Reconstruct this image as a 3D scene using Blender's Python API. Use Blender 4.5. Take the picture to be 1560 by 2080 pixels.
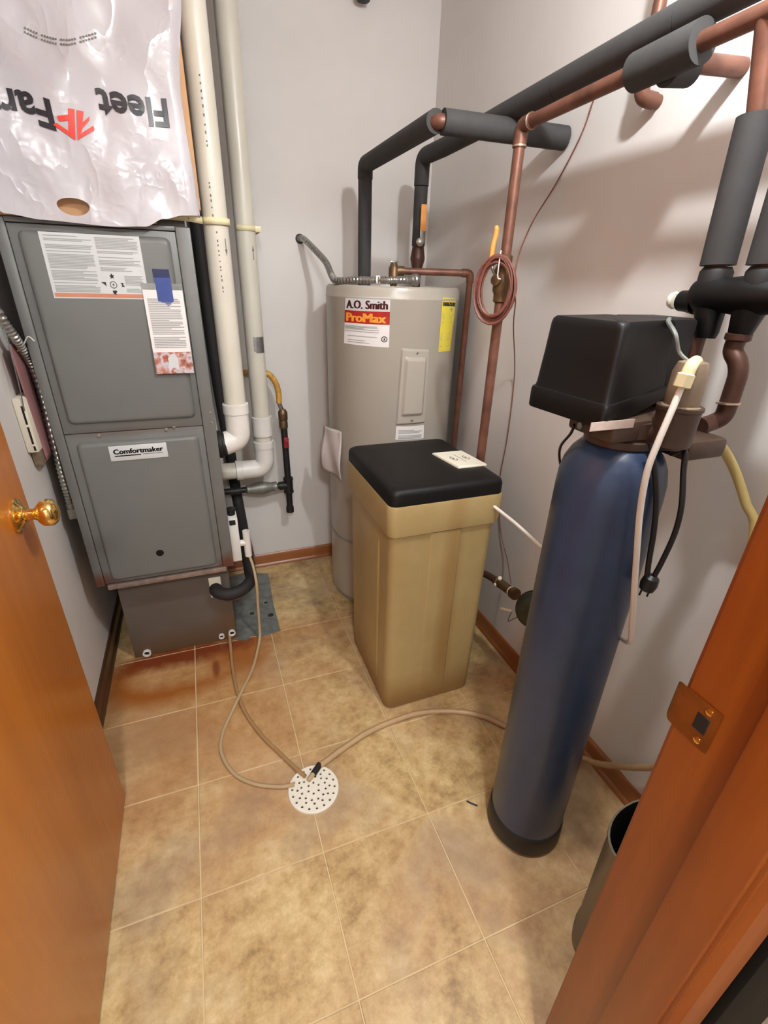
import bpy, bmesh, math, random
from mathutils import Vector, Matrix
random.seed(7)
for o in list(bpy.data.objects): bpy.data.objects.remove(o)
SC = bpy.context.scene
COL = SC.collection
PI = math.pi

# ------------------------------------------------------------------ camera
CAM = Vector((-0.4470, -0.7263, 1.3640))
RX = Vector((0.936181, -0.350393, 0.028085))
RY = Vector((-0.130713, -0.421176, -0.897510))     # image down
RZ = Vector((0.326310, 0.836562, -0.440098))       # view direction
FPX = 963.27
cd = bpy.data.cameras.new('camera'); co = bpy.data.objects.new('camera', cd); COL.objects.link(co)
m = Matrix.Identity(4)
for i in range(3):
    m[i][0] = RX[i]; m[i][1] = -RY[i]; m[i][2] = -RZ[i]; m[i][3] = CAM[i]
co.matrix_world = m
cd.sensor_fit = 'HORIZONTAL'; cd.sensor_width = 36.0; cd.lens = FPX / 1560 * 36.0
cd.clip_start = 0.01
SC.camera = co
SC.view_settings.view_transform = 'Standard'; SC.view_settings.look = 'None'
SC.view_settings.exposure = 0.0; SC.view_settings.gamma = 1.0
SC.view_settings.use_curve_mapping = False
w = bpy.data.worlds.new('world'); SC.world = w; w.use_nodes = True
w.node_tree.nodes['Background'].inputs[0].default_value = (0.9, 0.85, 0.8, 1)
w.node_tree.nodes['Background'].inputs[1].default_value = 0.02
BULB = Vector((0.13, -0.24, 2.10)); BULB_STRENGTH = 1160.0; BULB_COL = (0.96, 1.0, 1.01)
HALL_FILL_STRENGTH = 205.0

# pixel -> point on a known plane (photo taken as 1560 x 2080)
def ray(x, y): return RX * ((x - 780) / FPX) + RY * ((y - 1040) / FPX) + RZ
def PX(x, y, X): d = ray(x, y); return CAM + d * ((X - CAM.x) / d.x)
def PY(x, y, Y): d = ray(x, y); return CAM + d * ((Y - CAM.y) / d.y)
def PZ(x, y, Z=0.0): d = ray(x, y); return CAM + d * ((Z - CAM.z) / d.z)
def PD(x, y, D): d = ray(x, y); return CAM + d * (D / math.hypot(d.x, d.y))

# ------------------------------------------------------------------ materials
def lin(c): c /= 255.0; return c / 12.92 if c <= 0.04045 else ((c + 0.055) / 1.055) ** 2.4
def rgb(r, g, b): return (lin(r), lin(g), lin(b), 1.0)
class NT:
    def __init__(s, name):
        s.m = bpy.data.materials.new(name); s.m.use_nodes = True; s.t = s.m.node_tree
        s.b = s.t.nodes['Principled BSDF']; s.pos = None
    def n(s, t, **k):
        q = s.t.nodes.new(t)
        for a, v in k.items(): setattr(q, a, v)
        return q
    def l(s, a, b): s.t.links.new(a, b)
    def P(s):
        if s.pos is None: s.pos = s.n('ShaderNodeNewGeometry').outputs['Position']
        return s.pos
    def noise(s, scale, detail=4, rough=0.6, vec=None, stretch=None):
        q = s.n('ShaderNodeTexNoise'); q.inputs['Scale'].default_value = scale
        q.inputs['Detail'].default_value = detail; q.inputs['Roughness'].default_value = rough
        v = vec or s.P()
        if stretch:
            mp = s.n('ShaderNodeMapping'); mp.inputs['Scale'].default_value = stretch; s.l(v, mp.inputs['Vector']); v = mp.outputs[0]
        s.l(v, q.inputs['Vector']); return q.outputs['Fac']
    def ramp(s, fac, stops):
        q = s.n('ShaderNodeValToRGB'); e = q.color_ramp.elements
        while len(e) < len(stops): e.new(0.5)
        for i, (p, c) in enumerate(stops): e[i].position = p; e[i].color = c
        s.l(fac, q.inputs[0]); return q.outputs[0]
    def math(s, op, a, b=None, clamp=False):
        q = s.n('ShaderNodeMath', operation=op); q.use_clamp = clamp
        for i, v in enumerate((a, b)):
            if v is None: continue
            if isinstance(v, (int, float)): q.inputs[i].default_value = v
            else: s.l(v, q.inputs[i])
        return q.outputs[0]
    def mix(s, fac, a, b):
        q = s.n('ShaderNodeMix', data_type='RGBA')
        for i, v in ((0, fac), (6, a), (7, b)):
            if isinstance(v, (int, float, tuple)): q.inputs[i].default_value = v
            else: s.l(v, q.inputs[i])
        return q.outputs[2]
    def bump(s, h, strength=0.2, dist=0.002):
        q = s.n('ShaderNodeBump'); q.inputs['Strength'].default_value = strength; q.inputs['Distance'].default_value = dist
        s.l(h, q.inputs['Height']); s.l(q.outputs[0], s.b.inputs['Normal'])
    def spot(s, c, r, soft=0.5, wob=0.0, wscale=9.0):
        """1 inside an ellipsoid of radii r about c, falling to 0; wob roughens the edge"""
        mp = s.n('ShaderNodeVectorMath', operation='SUBTRACT'); s.l(s.P(), mp.inputs[0]); mp.inputs[1].default_value = c
        sc = s.n('ShaderNodeVectorMath', operation='DIVIDE'); s.l(mp.outputs[0], sc.inputs[0]); sc.inputs[1].default_value = r
        ln = s.n('ShaderNodeVectorMath', operation='LENGTH'); s.l(sc.outputs[0], ln.inputs[0]); d = ln.outputs['Value']
        if wob: d = s.math('ADD', d, s.math('MULTIPLY', s.math('SUBTRACT', s.noise(wscale, 5, 0.65), 0.5), wob))
        return s.math('DIVIDE', s.math('SUBTRACT', 1.0 + soft * 0.5, d), soft, clamp=True)
    def color(s, c): 
        if isinstance(c, tuple): s.b.inputs['Base Color'].default_value = c
        else: s.l(c, s.b.inputs['Base Color'])
def mat(name, c, rough=0.5, metal=0.0, var=0.12, vs=14.0, bump=0.0, bscale=60, coat=0.0, spec=None, trans=0.0, ior=None, stretch=None, sss=0.0):
    n = NT(name); b = n.b
    lo = tuple(max(0, v * (1 - var)) for v in c[:3]) + (1,); hi = tuple(min(1, v * (1 + var)) for v in c[:3]) + (1,)
    if var: n.color(n.ramp(n.noise(vs, 4, 0.6, stretch=stretch), [(0.3, lo), (0.7, hi)]))
    else: n.color(c)
    b.inputs['Roughness'].default_value = rough; b.inputs['Metallic'].default_value = metal
    if coat: b.inputs['Coat Weight'].default_value = coat
    if spec is not None: b.inputs['Specular IOR Level'].default_value = spec
    if trans: b.inputs['Transmission Weight'].default_value = trans
    if ior: b.inputs['IOR'].default_value = ior
    if sss: b.inputs['Subsurface Weight'].default_value = sss; b.inputs['Subsurface Radius'].default_value = (0.01, 0.008, 0.006)
    if bump: n.bump(n.noise(bscale, 3), bump)
    return n.m
M = {}
def wallmat():
    n = NT('painted_wall'); n.color(n.ramp(n.noise(3.0, 3), [(0.3, rgb(219, 214, 210)), (0.7, rgb(226, 221, 218))]))
    n.b.inputs['Roughness'].default_value = 0.75; n.bump(n.noise(170, 3, 0.6), 0.12, 0.001); return n.m
M['wall'] = wallmat()
M['ceiling'] = mat('ceiling_paint', rgb(226, 222, 217), 0.85, var=0.04)
def tilemat():
    n = NT('stone_look_vinyl_tile')
    a = n.noise(5.5, 9, 0.68); b_ = n.noise(24.0, 8, 0.72); big = n.noise(2.1, 3, 0.5)
    f = n.math('ADD', n.math('MULTIPLY', a, 0.55), n.math('MULTIPLY', b_, 0.45))
    c = n.ramp(f, [(0.36, rgb(140, 110, 72)), (0.46, rgb(190, 159, 108)), (0.54, rgb(214, 186, 134)), (0.64, rgb(234, 213, 168))])
    c = n.mix(n.math('MULTIPLY', n.ramp(big, [(0.42, (0, 0, 0, 1)), (0.62, (1, 1, 1, 1))]), 0.5), c, rgb(188, 142, 102))
    g = n.noise(3.3, 4, 0.5, stretch=(1, 1, 4))
    c = n.mix(n.math('MULTIPLY', n.ramp(g, [(0.5, (0, 0, 0, 1)), (0.64, (1, 1, 1, 1))]), 0.5), c, rgb(158, 138, 118))
    # rust that ran out of the coil cabinet
    rust = n.math('MULTIPLY', n.spot((-0.66, 0.892, 0), (0.27, 0.05, 1), 0.9, 1.8, 15), 1.0)
    ring = n.math('SUBTRACT', n.spot((-0.70, 0.80, 0), (0.24, 0.135, 1), 0.5, 0.5, 8), n.spot((-0.66, 0.815, 0), (0.17, 0.085, 1), 0.6, 0.5, 8), clamp=True)
    drip = n.spot((-0.535, 0.775, 0), (0.014, 0.045, 1), 0.8, 0.6, 20)
    tube = n.math('MULTIPLY', n.spot((-0.44, 0.84, 0), (0.10, 0.11, 1), 1.0, 1.2, 10), 0.9)
    side = n.math('MULTIPLY', n.spot((-0.12, 0.90, 0), (0.20, 0.05, 1), 1.2, 0.9, 8), 0.32)
    wash = n.math('MULTIPLY', n.spot((-0.62, 0.68, 0), (0.42, 0.36, 1), 1.2, 0.9, 5), 0.55)
    c = n.mix(wash, c, rgb(176, 112, 58))
    c = n.mix(n.math('MULTIPLY', n.math('MAXIMUM', n.math('MAXIMUM', ring, tube), side), 0.95), c, rgb(158, 88, 26))
    c = n.mix(n.math('MAXIMUM', rust, n.math('MULTIPLY', drip, 0.8)), c, rgb(124, 54, 20))
    n.color(c); n.b.inputs['Roughness'].default_value = 0.42
    n.bump(n.noise(26, 6, 0.6), 0.12, 0.002); return n.m
M['tile'] = tilemat()
M['grout'] = mat('pale_grout', rgb(214, 188, 146), 0.8, var=0.1)
M['hallfloor'] = mat('hall_carpet', rgb(150, 128, 104), 0.95, var=0.15, vs=80)
def woodmat(name, c0, c1, c2, stretch, rough=0.34, coat=0.35):
    n = NT(name); a = n.noise(10, 6, 0.6, stretch=stretch); b_ = n.noise(2.4, 3, 0.5)
    g = n.noise(60, 3, 0.55, stretch=stretch)
    f = n.math('ADD', n.math('ADD', n.math('MULTIPLY', a, 0.5), n.math('MULTIPLY', b_, 0.25)), n.math('MULTIPLY', g, 0.25))
    n.color(n.ramp(f, [(0.3, c0), (0.5, c1), (0.7, c2)])); n.b.inputs['Roughness'].default_value = rough
    n.b.inputs['Coat Weight'].default_value = coat; n.b.inputs['Coat Roughness'].default_value = 0.25
    n.bump(g, 0.05, 0.001); return n.m
M['door'] = woodmat('honey_oak_veneer', rgb(184, 102, 26), rgb(202, 118, 34), rgb(214, 132, 44), (1, 1, 0.07))
M['jamb'] = woodmat('honey_oak_jamb', rgb(124, 56, 6), rgb(148, 71, 10), rgb(166, 87, 18), (1, 1, 0.07), 0.42, 0.1)
M['baseshade'] = woodmat('shaded_baseboard', rgb(64, 42, 26), rgb(78, 52, 32), rgb(92, 62, 40), (0.1, 0.1, 1))  # shadow along the left baseboard put into its wood colour
M['base'] = woodmat('oak_baseboard', rgb(126, 70, 34), rgb(150, 88, 46), rgb(168, 104, 60), (0.1, 0.1, 1))
def furnacemat():
    n = NT('furnace_grey_enamel')
    c = n.ramp(n.noise(3, 3), [(0.3, rgb(104, 104, 101)), (0.7, rgb(113, 113, 110))])
    rl = n.spot((-0.845, 0.84, 0.40), (0.05, 0.3, 0.05), 0.8, 0.7, 22); rr = n.spot((-0.435, 0.84, 0.40), (0.035, 0.3, 0.055), 0.8, 0.7, 22)
    c = n.mix(n.math('MULTIPLY', n.math('MAXIMUM', rl, rr), 0.85), c, rgb(96, 46, 26))
    seam = n.math('MULTIPLY', n.spot((-0.66, 0.84, 0.932), (0.16, 0.3, 0.012), 1.0, 0.9, 20), 0.5)
    n.color(n.mix(seam, c, rgb(92, 68, 58))); n.b.inputs['Roughness'].default_value = 0.42; n.bump(n.noise(220, 2), 0.04, 0.001); return n.m
M['furnace'] = furnacemat()
def coilmat():
    n = NT('coil_cabinet_brown_enamel')
    c = n.ramp(n.noise(4, 3), [(0.3, rgb(94, 84, 76)), (0.7, rgb(104, 94, 86))])
    ru = n.spot((-0.64, 0.93, 0.0), (0.26, 0.3, 0.075), 1.2, 0.7, 9)
    r2 = n.spot((-0.455, 0.93, 0.05), (0.07, 0.3, 0.10), 1.0, 0.7, 12)
    n.color(n.mix(n.math('MULTIPLY', n.math('MAXIMUM', ru, r2), 0.65), c, rgb(104, 74, 36))); n.b.inputs['Roughness'].default_value = 0.5; return n.m
M['coil'] = coilmat()
M['rail'] = mat('worn_bare_steel_rail', rgb(150, 132, 122), 0.45, 0.5, 0.3, 30)
M['galv'] = mat('galvanised_sheet', rgb(138, 142, 138), 0.5, 0.55, 0.3, 22, bump=0.1)
M['dark'] = mat('flat_black', rgb(24, 22, 22), 0.6, var=0.1)
M['jet'] = mat('jet_black_board', rgb(9, 8, 7), 0.6, var=0.1, spec=0.2)
M['black'] = mat('black_plastic', rgb(13, 12, 12), 0.45, var=0.1, bump=0.06, bscale=300, spec=0.3)
M['blackgloss'] = mat('black_cord_vinyl', rgb(24, 24, 26), 0.3, var=0.05)
M['foam'] = mat('black_pipe_insulation', rgb(58, 57, 57), 0.8, var=0.1, vs=30, bump=0.15, bscale=240)
M['rubberline'] = mat('black_line_insulation', rgb(36, 32, 33), 0.7, var=0.15, bump=0.2, bscale=120)
M['pvc'] = mat('aged_cream_pvc', rgb(215, 208, 194), 0.32, var=0.05, vs=5)
M['pvcwhite'] = mat('white_pvc_fitting', rgb(232, 226, 220), 0.25, var=0.04)
M['ink'] = mat('grey_print_ink', rgb(110, 108, 100), 0.6, var=0)
M['inklight'] = mat('pale_print_ink', rgb(160, 160, 158), 0.6, var=0)
M['stickerpink'] = mat('faded_sticker', rgb(206, 184, 174), 0.5, var=0.12, vs=60)
M['inkdark'] = mat('black_print_ink', rgb(24, 22, 24), 0.6, var=0)
M['copper'] = mat('aged_copper', rgb(120, 80, 65), 0.45, 0.35, 0.32, 16)
M['copperdark'] = mat('tarnished_copper', rgb(84, 56, 46), 0.45, 0.4, 0.25, 16)
M['solder'] = mat('bright_solder', rgb(214, 190, 164), 0.28, 0.9, 0.15)
M['brass'] = mat('polished_brass', rgb(236, 200, 124), 0.13, 1.0, 0.06)
M['brassold'] = mat('aged_bronze_valve', rgb(116, 92, 66), 0.45, 0.7, 0.3, 40)
M['bronze'] = mat('bronze_strike', rgb(150, 92, 42), 0.35, 0.7, 0.2, 30)
M['steel'] = mat('flexible_steel_conduit', rgb(168, 168, 164), 0.3, 0.9, 0.15, 60)
M['iron'] = mat('black_iron_pipe', rgb(48, 46, 48), 0.5, 0.5, 0.2, 40)
M['castgrey'] = mat('grey_cast_regulator', rgb(136, 134, 126), 0.5, 0.5, 0.2, 40)
M['gashose'] = mat('yellow_gas_connector', rgb(198, 148, 66), 0.5, var=0.22, vs=40)
M['red'] = mat('red_valve_lever', rgb(150, 26, 40), 0.45, var=0.1)
M['heater'] = mat('water_heater_beige_enamel', rgb(176, 168, 156), 0.3, var=0.04, vs=4)
M['heaterlow'] = mat('water_heater_trim', rgb(150, 142, 134), 0.4, var=0.06)
M['orange'] = mat('orange_lever_sleeve', rgb(232, 158, 78), 0.5, var=0.08)
M['wire'] = mat('brown_bell_wire', rgb(124, 74, 62), 0.5, var=0.12, vs=50)
def brinemat():
    n = NT('brine_tank_tan_plastic')
    c = n.ramp(n.noise(6, 4), [(0.3, rgb(164, 140, 92)), (0.7, rgb(176, 153, 106))])
    s1 = n.math('MULTIPLY', n.spot((0.21, 0.36, 0.42), (0.03, 0.4, 0.42), 1.0, 0.7, 7), 0.4)
    s2 = n.math('MULTIPLY', n.spot((0.17, 0.5, 0.0), (0.5, 0.5, 0.10), 1.2, 0.6, 9), 0.6)
    n.color(n.mix(n.math('MAXIMUM', s1, s2), c, rgb(134, 84, 24))); n.b.inputs['Roughness'].default_value = 0.45
    n.b.inputs['Subsurface Weight'].default_value = 0.05; n.b.inputs['Subsurface Radius'].default_value = (0.01, 0.007, 0.004)
    n.bump(n.noise(60, 3), 0.08, 0.001); return n.m
M['brine'] = brinemat()
M['lid'] = mat('black_lid_plastic', rgb(14, 13, 13), 0.5, var=0.15, bump=0.12, bscale=320, spec=0.3)
M['white'] = mat('ivory_plastic', rgb(240, 232, 214), 0.35, var=0.02)
M['tank'] = mat('blue_fibreglass_tank', rgb(50, 65, 92), 0.3, var=0.1, vs=20, bump=0.1, bscale=90)
M['boot'] = mat('black_tank_boot', rgb(34, 29, 25), 0.5, var=0.1)
M['valve'] = mat('dark_brown_valve_plastic', rgb(74, 56, 45), 0.42, var=0.18, vs=30)
M['inject'] = mat('grey_brown_translucent_plastic', rgb(136, 118, 98), 0.35, var=0.2, vs=30)
M['cream'] = mat('cream_nylon', rgb(232, 220, 178), 0.35, var=0.04)
M['tubewhite'] = mat('milky_tube', rgb(238, 233, 226), 0.3, var=0.04, sss=0.2)
M['tubeyellow'] = mat('yellowed_tube', rgb(206, 186, 122), 0.35, var=0.08, sss=0.2)
M['hose'] = mat('beige_drain_hose', rgb(188, 156, 118), 0.35, var=0.1, vs=20)
def clear(name, c, rough=0.08):
    n = NT(name); n.color(c); n.b.inputs['Roughness'].default_value = rough
    n.b.inputs['Transmission Weight'].default_value = 0.35; n.b.inputs['IOR'].default_value = 1.3; return n.m
M['clear'] = clear('clear_vinyl_tubing', rgb(216, 190, 150))
M['tubebrown'] = clear('stained_clear_tubing', rgb(196, 158, 112), 0.15)
M['drain'] = mat('white_drain_grate', rgb(240, 234, 218), 0.4, var=0.04)
M['drainhole'] = mat('dark_drain_opening', rgb(52, 44, 30), 0.9, var=0.1)
M['paper'] = mat('white_paper', rgb(232, 226, 224), 0.7, var=0.03)
M['papergrey'] = mat('grey_label_paper', rgb(206, 206, 206), 0.5, var=0.03)
M['brochure'] = mat('pale_grey_leaflet', rgb(206, 194, 190), 0.55, var=0.08)
M['labelred'] = mat('label_red', rgb(168, 34, 26), 0.4, var=0.25, vs=20)
M['labelorange'] = mat('label_orange', rgb(240, 158, 60), 0.4, var=0.12, vs=30)
M['labelmaroon'] = mat('label_maroon_ink', rgb(70, 14, 18), 0.4, var=0)
M['labelyellow'] = mat('label_yellow', rgb(232, 214, 76), 0.45, var=0.04)
M['labelsalmon'] = mat('label_salmon_strip', rgb(196, 130, 100), 0.5, var=0.06)
M['photo'] = NT('card_photo_print').m
def photomat():
    n = NT('card_photo_print'); v = n.noise(45, 3, 0.5)
    n.color(n.ramp(v, [(0.3, rgb(96, 54, 44)), (0.45, rgb(186, 120, 100)), (0.56, rgb(200, 196, 204)), (0.7, rgb(168, 76, 48))])); n.b.inputs['Roughness'].default_value = 0.3; return n.m
M['photo'] = photomat()
M['tape'] = mat('blue_painters_tape', rgb(58, 76, 142), 0.6, var=0.12, vs=60)
M['tapedark'] = mat('blue_tape_doubled', rgb(40, 44, 84), 0.6, var=0.12, vs=60)
M['foil'] = mat('foil_tape', rgb(170, 170, 172), 0.3, 0.8, 0.15, 40)
def bagmat():
    n = NT('white_carrier_bag_film'); n.color(n.ramp(n.noise(5, 4), [(0.3, rgb(202, 197, 202)), (0.7, rgb(214, 210, 215))]))
    n.b.inputs['Roughness'].default_value = 0.24; n.b.inputs['Coat Weight'].default_value = 0.5; n.b.inputs['Coat Roughness'].default_value = 0.05
    tr = n.n('ShaderNodeBsdfTranslucent'); tr.inputs[0].default_value = rgb(236, 226, 226)
    mx = n.n('ShaderNodeMixShader'); mx.inputs[0].default_value = 0.18
    out = n.t.nodes['Material Output']; n.l(n.b.outputs[0], mx.inputs[1]); n.l(tr.outputs[0], mx.inputs[2]); n.l(mx.outputs[0], out.inputs[0])
    def crease(sc, st):
        q = n.math('ABSOLUTE', n.math('SUBTRACT', n.noise(sc, 3, 0.5, stretch=st), 0.5)); return n.math('POWER', n.math('SUBTRACT', 1.0, n.math('MULTIPLY', q, 2.0), clamp=True), 9.0)
    r = n.math('ADD', crease(7, (1.0, 1, 0.6)), n.math('MULTIPLY', crease(13, (0.6, 1, 1.0)), 0.25)); n.bump(r, 0.36, 0.007); return n.m
M['bag'] = bagmat()
M['bagred'] = mat('bag_red_ink', rgb(232, 64, 50), 0.35, var=0.03)
M['bagblack'] = mat('bag_black_ink', rgb(38, 34, 40), 0.35, var=0.03)
M['card'] = mat('brown_cardboard', rgb(196, 152, 112), 0.8, var=0.08)
M['pink'] = mat('pink_fibre_sheet', rgb(158, 112, 112), 0.9, var=0.3, vs=40, stretch=(1, 1, 0.1))
M['duct'] = mat('galvanised_plenum', rgb(132, 130, 128), 0.45, 0.6, 0.2, 10)
M['olive'] = mat('olive_grey_bin', rgb(112, 104, 86), 0.35, var=0.05)
M['meter'] = mat('dark_green_meter_body', rgb(52, 58, 48), 0.4, 0.2, 0.2, 40)
M['porcelain'] = mat('white_porcelain', rgb(235, 232, 226), 0.3, var=0.02)

# ------------------------------------------------------------------ mesh helpers
class MB:
    def __init__(s): s.v = []; s.f = []; s.sm = []
    def add(s, vs, fs, smooth=False):
        k = len(s.v); s.v += [Vector(v) for v in vs]; s.f += [[i + k for i in f] for f in fs]; s.sm += [smooth] * len(fs); return s
    def box(s, a, b, bev=0.0, seg=2):
        bm = bmesh.new(); r = bmesh.ops.create_cube(bm, size=1.0)
        a, b = Vector(a), Vector(b); c = (a + b) / 2; d = b - a
        for v in bm.verts: v.co = Vector((v.co.x * d.x + c.x, v.co.y * d.y + c.y, v.co.z * d.z + c.z))
        if bev: bmesh.ops.bevel(bm, geom=list(bm.edges), offset=bev, segments=seg, affect='EDGES', profile=0.5)
        return s.bm(bm, bool(bev))
    def bm(s, bm, smooth=False, mtx=None):
        bm.verts.index_update()
        vs = [(mtx @ v.co if mtx else v.co.copy()) for v in bm.verts]; fs = [[v.index for v in f.verts] for f in bm.faces]
        bm.free(); return s.add(vs, fs, smooth)
    def tube(s, path, r, seg=14, caps=True, r_list=None, smooth=True):
        P = [Vector(p) for p in path]; n = len(P); vs = []; fs = []
        T = [(P[min(i + 1, n - 1)] - P[max(i - 1, 0)]).normalized() for i in range(n)]
        u = T[0].orthogonal().normalized()
        for i in range(n):
            u = (u - T[i] * u.dot(T[i])).normalized(); w_ = T[i].cross(u)
            rr = r_list[i] if r_list else r
            for k in range(seg):
                a = 2 * PI * k / seg; vs.append(P[i] + (u * math.cos(a) + w_ * math.sin(a)) * rr)
        for i in range(n - 1):
            for k in range(seg):
                k2 = (k + 1) % seg; fs.append([i * seg + k, i * seg + k2, (i + 1) * seg + k2, (i + 1) * seg + k])
        s.add(vs, fs, smooth)
        if caps:
            k0 = len(s.v) - len(vs)
            s.f.append([k0 + k for k in range(seg)][::-1]); s.sm.append(False)
            s.f.append([k0 + (n - 1) * seg + k for k in range(seg)]); s.sm.append(False)
        return s
    def cyl(s, a, b, r, seg=24, r2=None, smooth=True): return s.tube([a, b], r, seg, True, [r, r if r2 is None else r2], smooth)
    def lathe(s, origin, axis, prof, seg=32, smooth=True, close=True):
        """prof: list of (radius, distance along axis)"""
        o = Vector(origin); ax = Vector(axis).normalized(); u = ax.orthogonal().normalized(); w_ = ax.cross(u); vs = []; fs = []
        for r, h in prof:
            for k in range(seg):
                a = 2 * PI * k / seg; vs.append(o + ax * h + (u * math.cos(a) + w_ * math.sin(a)) * r)
        for i in range(len(prof) - 1):
            for k in range(seg):
                k2 = (k + 1) % seg; fs.append([i * seg + k, i * seg + k2, (i + 1) * seg + k2, (i + 1) * seg + k])
        if close:
            fs.append([k for k in range(seg)][::-1]); fs.append([(len(prof) - 1) * seg + k for k in range(seg)])
        return s.add(vs, fs, smooth)
    def ball(s, c, r, seg=16, sc=(1, 1, 1)):
        bm = bmesh.new(); bmesh.ops.create_uvsphere(bm, u_segments=seg, v_segments=max(6, seg // 2), radius=r)
        return s.bm(bm, True, Matrix.Translation(Vector(c)) @ Matrix.Diagonal((*sc, 1)))
    def prism(s, pts, n, d):
        """flat polygon pts extruded by vector n*d"""
        P = [Vector(p) for p in pts]; N = Vector(n).normalized() * d; k = len(P)
        fs = [list(range(k)), list(range(2 * k - 1, k - 1, -1))] + [[i, (i + 1) % k, (i + 1) % k + k, i + k] for i in range(k)]
        return s.add(P + [p + N for p in P], fs)
    def patch(s, fn, nu, nv, smooth=True, skip=None):
        vs = [fn(i / nu, j / nv) for j in range(nv + 1) for i in range(nu + 1)]; fs = []
        for j in range(nv):
            for i in range(nu):
                if skip and skip((i + .5) / nu, (j + .5) / nv): continue
                a = j * (nu + 1) + i; fs.append([a, a + 1, a + nu + 2, a + nu + 1])
        return s.add(vs, fs, smooth)
    def loft(s, rings, smooth=True, cap=True):
        n = len(rings[0]); vs = [Vector(p) for r in rings for p in r]; fs = []
        for i in range(len(rings) - 1):
            for k in range(n):
                k2 = (k + 1) % n; fs.append([i * n + k, i * n + k2, (i + 1) * n + k2, (i + 1) * n + k])
        if cap: fs.append(list(range(n))[::-1]); fs.append([(len(rings) - 1) * n + k for k in range(n)])
        return s.add(vs, fs, smooth)
def catmull(pts, sub=8):
    P = [Vector(p) for p in pts]; out = []
    for i in range(len(P) - 1):
        p0 = P[max(i - 1, 0)]; p1 = P[i]; p2 = P[i + 1]; p3 = P[min(i + 2, len(P) - 1)]
        for k in range(sub):
            t = k / sub
            out.append(0.5 * ((2 * p1) + (p2 - p0) * t + (2 * p0 - 5 * p1 + 4 * p2 - p3) * t * t + (3 * p1 - p0 - 3 * p2 + p3) * t ** 3))
    out.append(P[-1]); return out
def fillet(pts, r, sub=6):
    P = [Vector(p) for p in pts]; out = [P[0]]
    for i in range(1, len(P) - 1):
        a = (P[i - 1] - P[i]); b = (P[i + 1] - P[i]); rr = min(r, a.length * .49, b.length * .49)
        A = P[i] + a.normalized() * rr; B = P[i] + b.normalized() * rr
        for k in range(sub + 1):
            t = k / sub; out.append(A.lerp(P[i], t).lerp(P[i].lerp(B, t), t))
    out.append(P[-1]); return out
def rrect(x0, x1, y0, y1, r, n=5):
    out = []
    for cx, cy, a0 in ((x1 - r, y1 - r, 0), (x0 + r, y1 - r, 90), (x0 + r, y0 + r, 180), (x1 - r, y0 + r, 270)):
        for k in range(n + 1):
            a = math.radians(a0 + 90 * k / n); out.append((cx + r * math.cos(a), cy + r * math.sin(a)))
    return out
WORLD = {}
def finish(name, mb, mt):
    me = bpy.data.meshes.new(name); me.from_pydata([tuple(v) for v in mb.v], [], mb.f); me.update()
    bm = bmesh.new(); bm.from_mesh(me); bmesh.ops.recalc_face_normals(bm, faces=bm.faces); bm.to_mesh(me); bm.free()
    for p, sm in zip(me.polygons, mb.sm): p.use_smooth = sm
    try: me.set_sharp_from_angle(angle=math.radians(38))
    except Exception: pass
    me.materials.append(M[mt]); return me
def tag(o, label=None, cat=None, group=None, kind=None):
    if label: o['label'] = label
    if cat: o['category'] = cat
    if group: o['group'] = group
    if kind: o['kind'] = kind
    return o
def obj(name, mb, mt, parent=None, label=None, cat=None, group=None, kind=None, origin=None):
    me = finish(name, mb, mt)
    o = bpy.data.objects.new(name, me); COL.objects.link(o)
    if parent is not None:
        me.transform(Matrix.Translation(-WORLD[parent.name])); o.parent = parent; WORLD[o.name] = WORLD[parent.name]
    else:
        if origin is None:
            lo = [min(v[i] for v in mb.v) for i in range(3)]; hi = [max(v[i] for v in mb.v) for i in range(3)]
            origin = Vector(((lo[0] + hi[0]) / 2, (lo[1] + hi[1]) / 2, lo[2]))
        origin = Vector(origin); me.transform(Matrix.Translation(-origin)); o.location = origin; WORLD[o.name] = origin
    return tag(o, label, cat, group, kind)
def thing(name, label, cat, loc, group=None, kind=None):
    o = bpy.data.objects.new(name, None); COL.objects.link(o); o.empty_display_size = 0.05
    o.location = Vector(loc); WORLD[o.name] = Vector(loc); return tag(o, label, cat, group, kind)
def text_verts(body, size=1.0, bold=0.0, width=None):
    cu = bpy.data.curves.new('lettering', 'FONT'); cu.body = body; cu.size = size; cu.offset = bold; cu.resolution_u = 3; cu.fill_mode = 'FRONT'
    to = bpy.data.objects.new('lettering', cu); COL.objects.link(to)
    dg = bpy.context.evaluated_depsgraph_get(); me = bpy.data.meshes.new_from_object(to.evaluated_get(dg))
    V = [v.co.copy() for v in me.vertices]; F = [list(p.vertices) for p in me.polygons]
    bpy.data.objects.remove(to); bpy.data.curves.remove(cu); bpy.data.meshes.remove(me)
    x0 = min(v.x for v in V); x1 = max(v.x for v in V)
    for v in V:
        v.x -= x0
        if width: v.x *= width / (x1 - x0)
    return V, F
def put_text(mb, body, size, bold, width, fn):
    V, F = text_verts(body, size, 0.0, width)
    for dx, dy in (((0, 0), (bold, 0), (-bold, 0), (0, bold * .6), (0, -bold * .6)) if bold else ((0, 0),)): mb.add([fn(v.x + dx, v.y + dy) for v in V], F)

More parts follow.
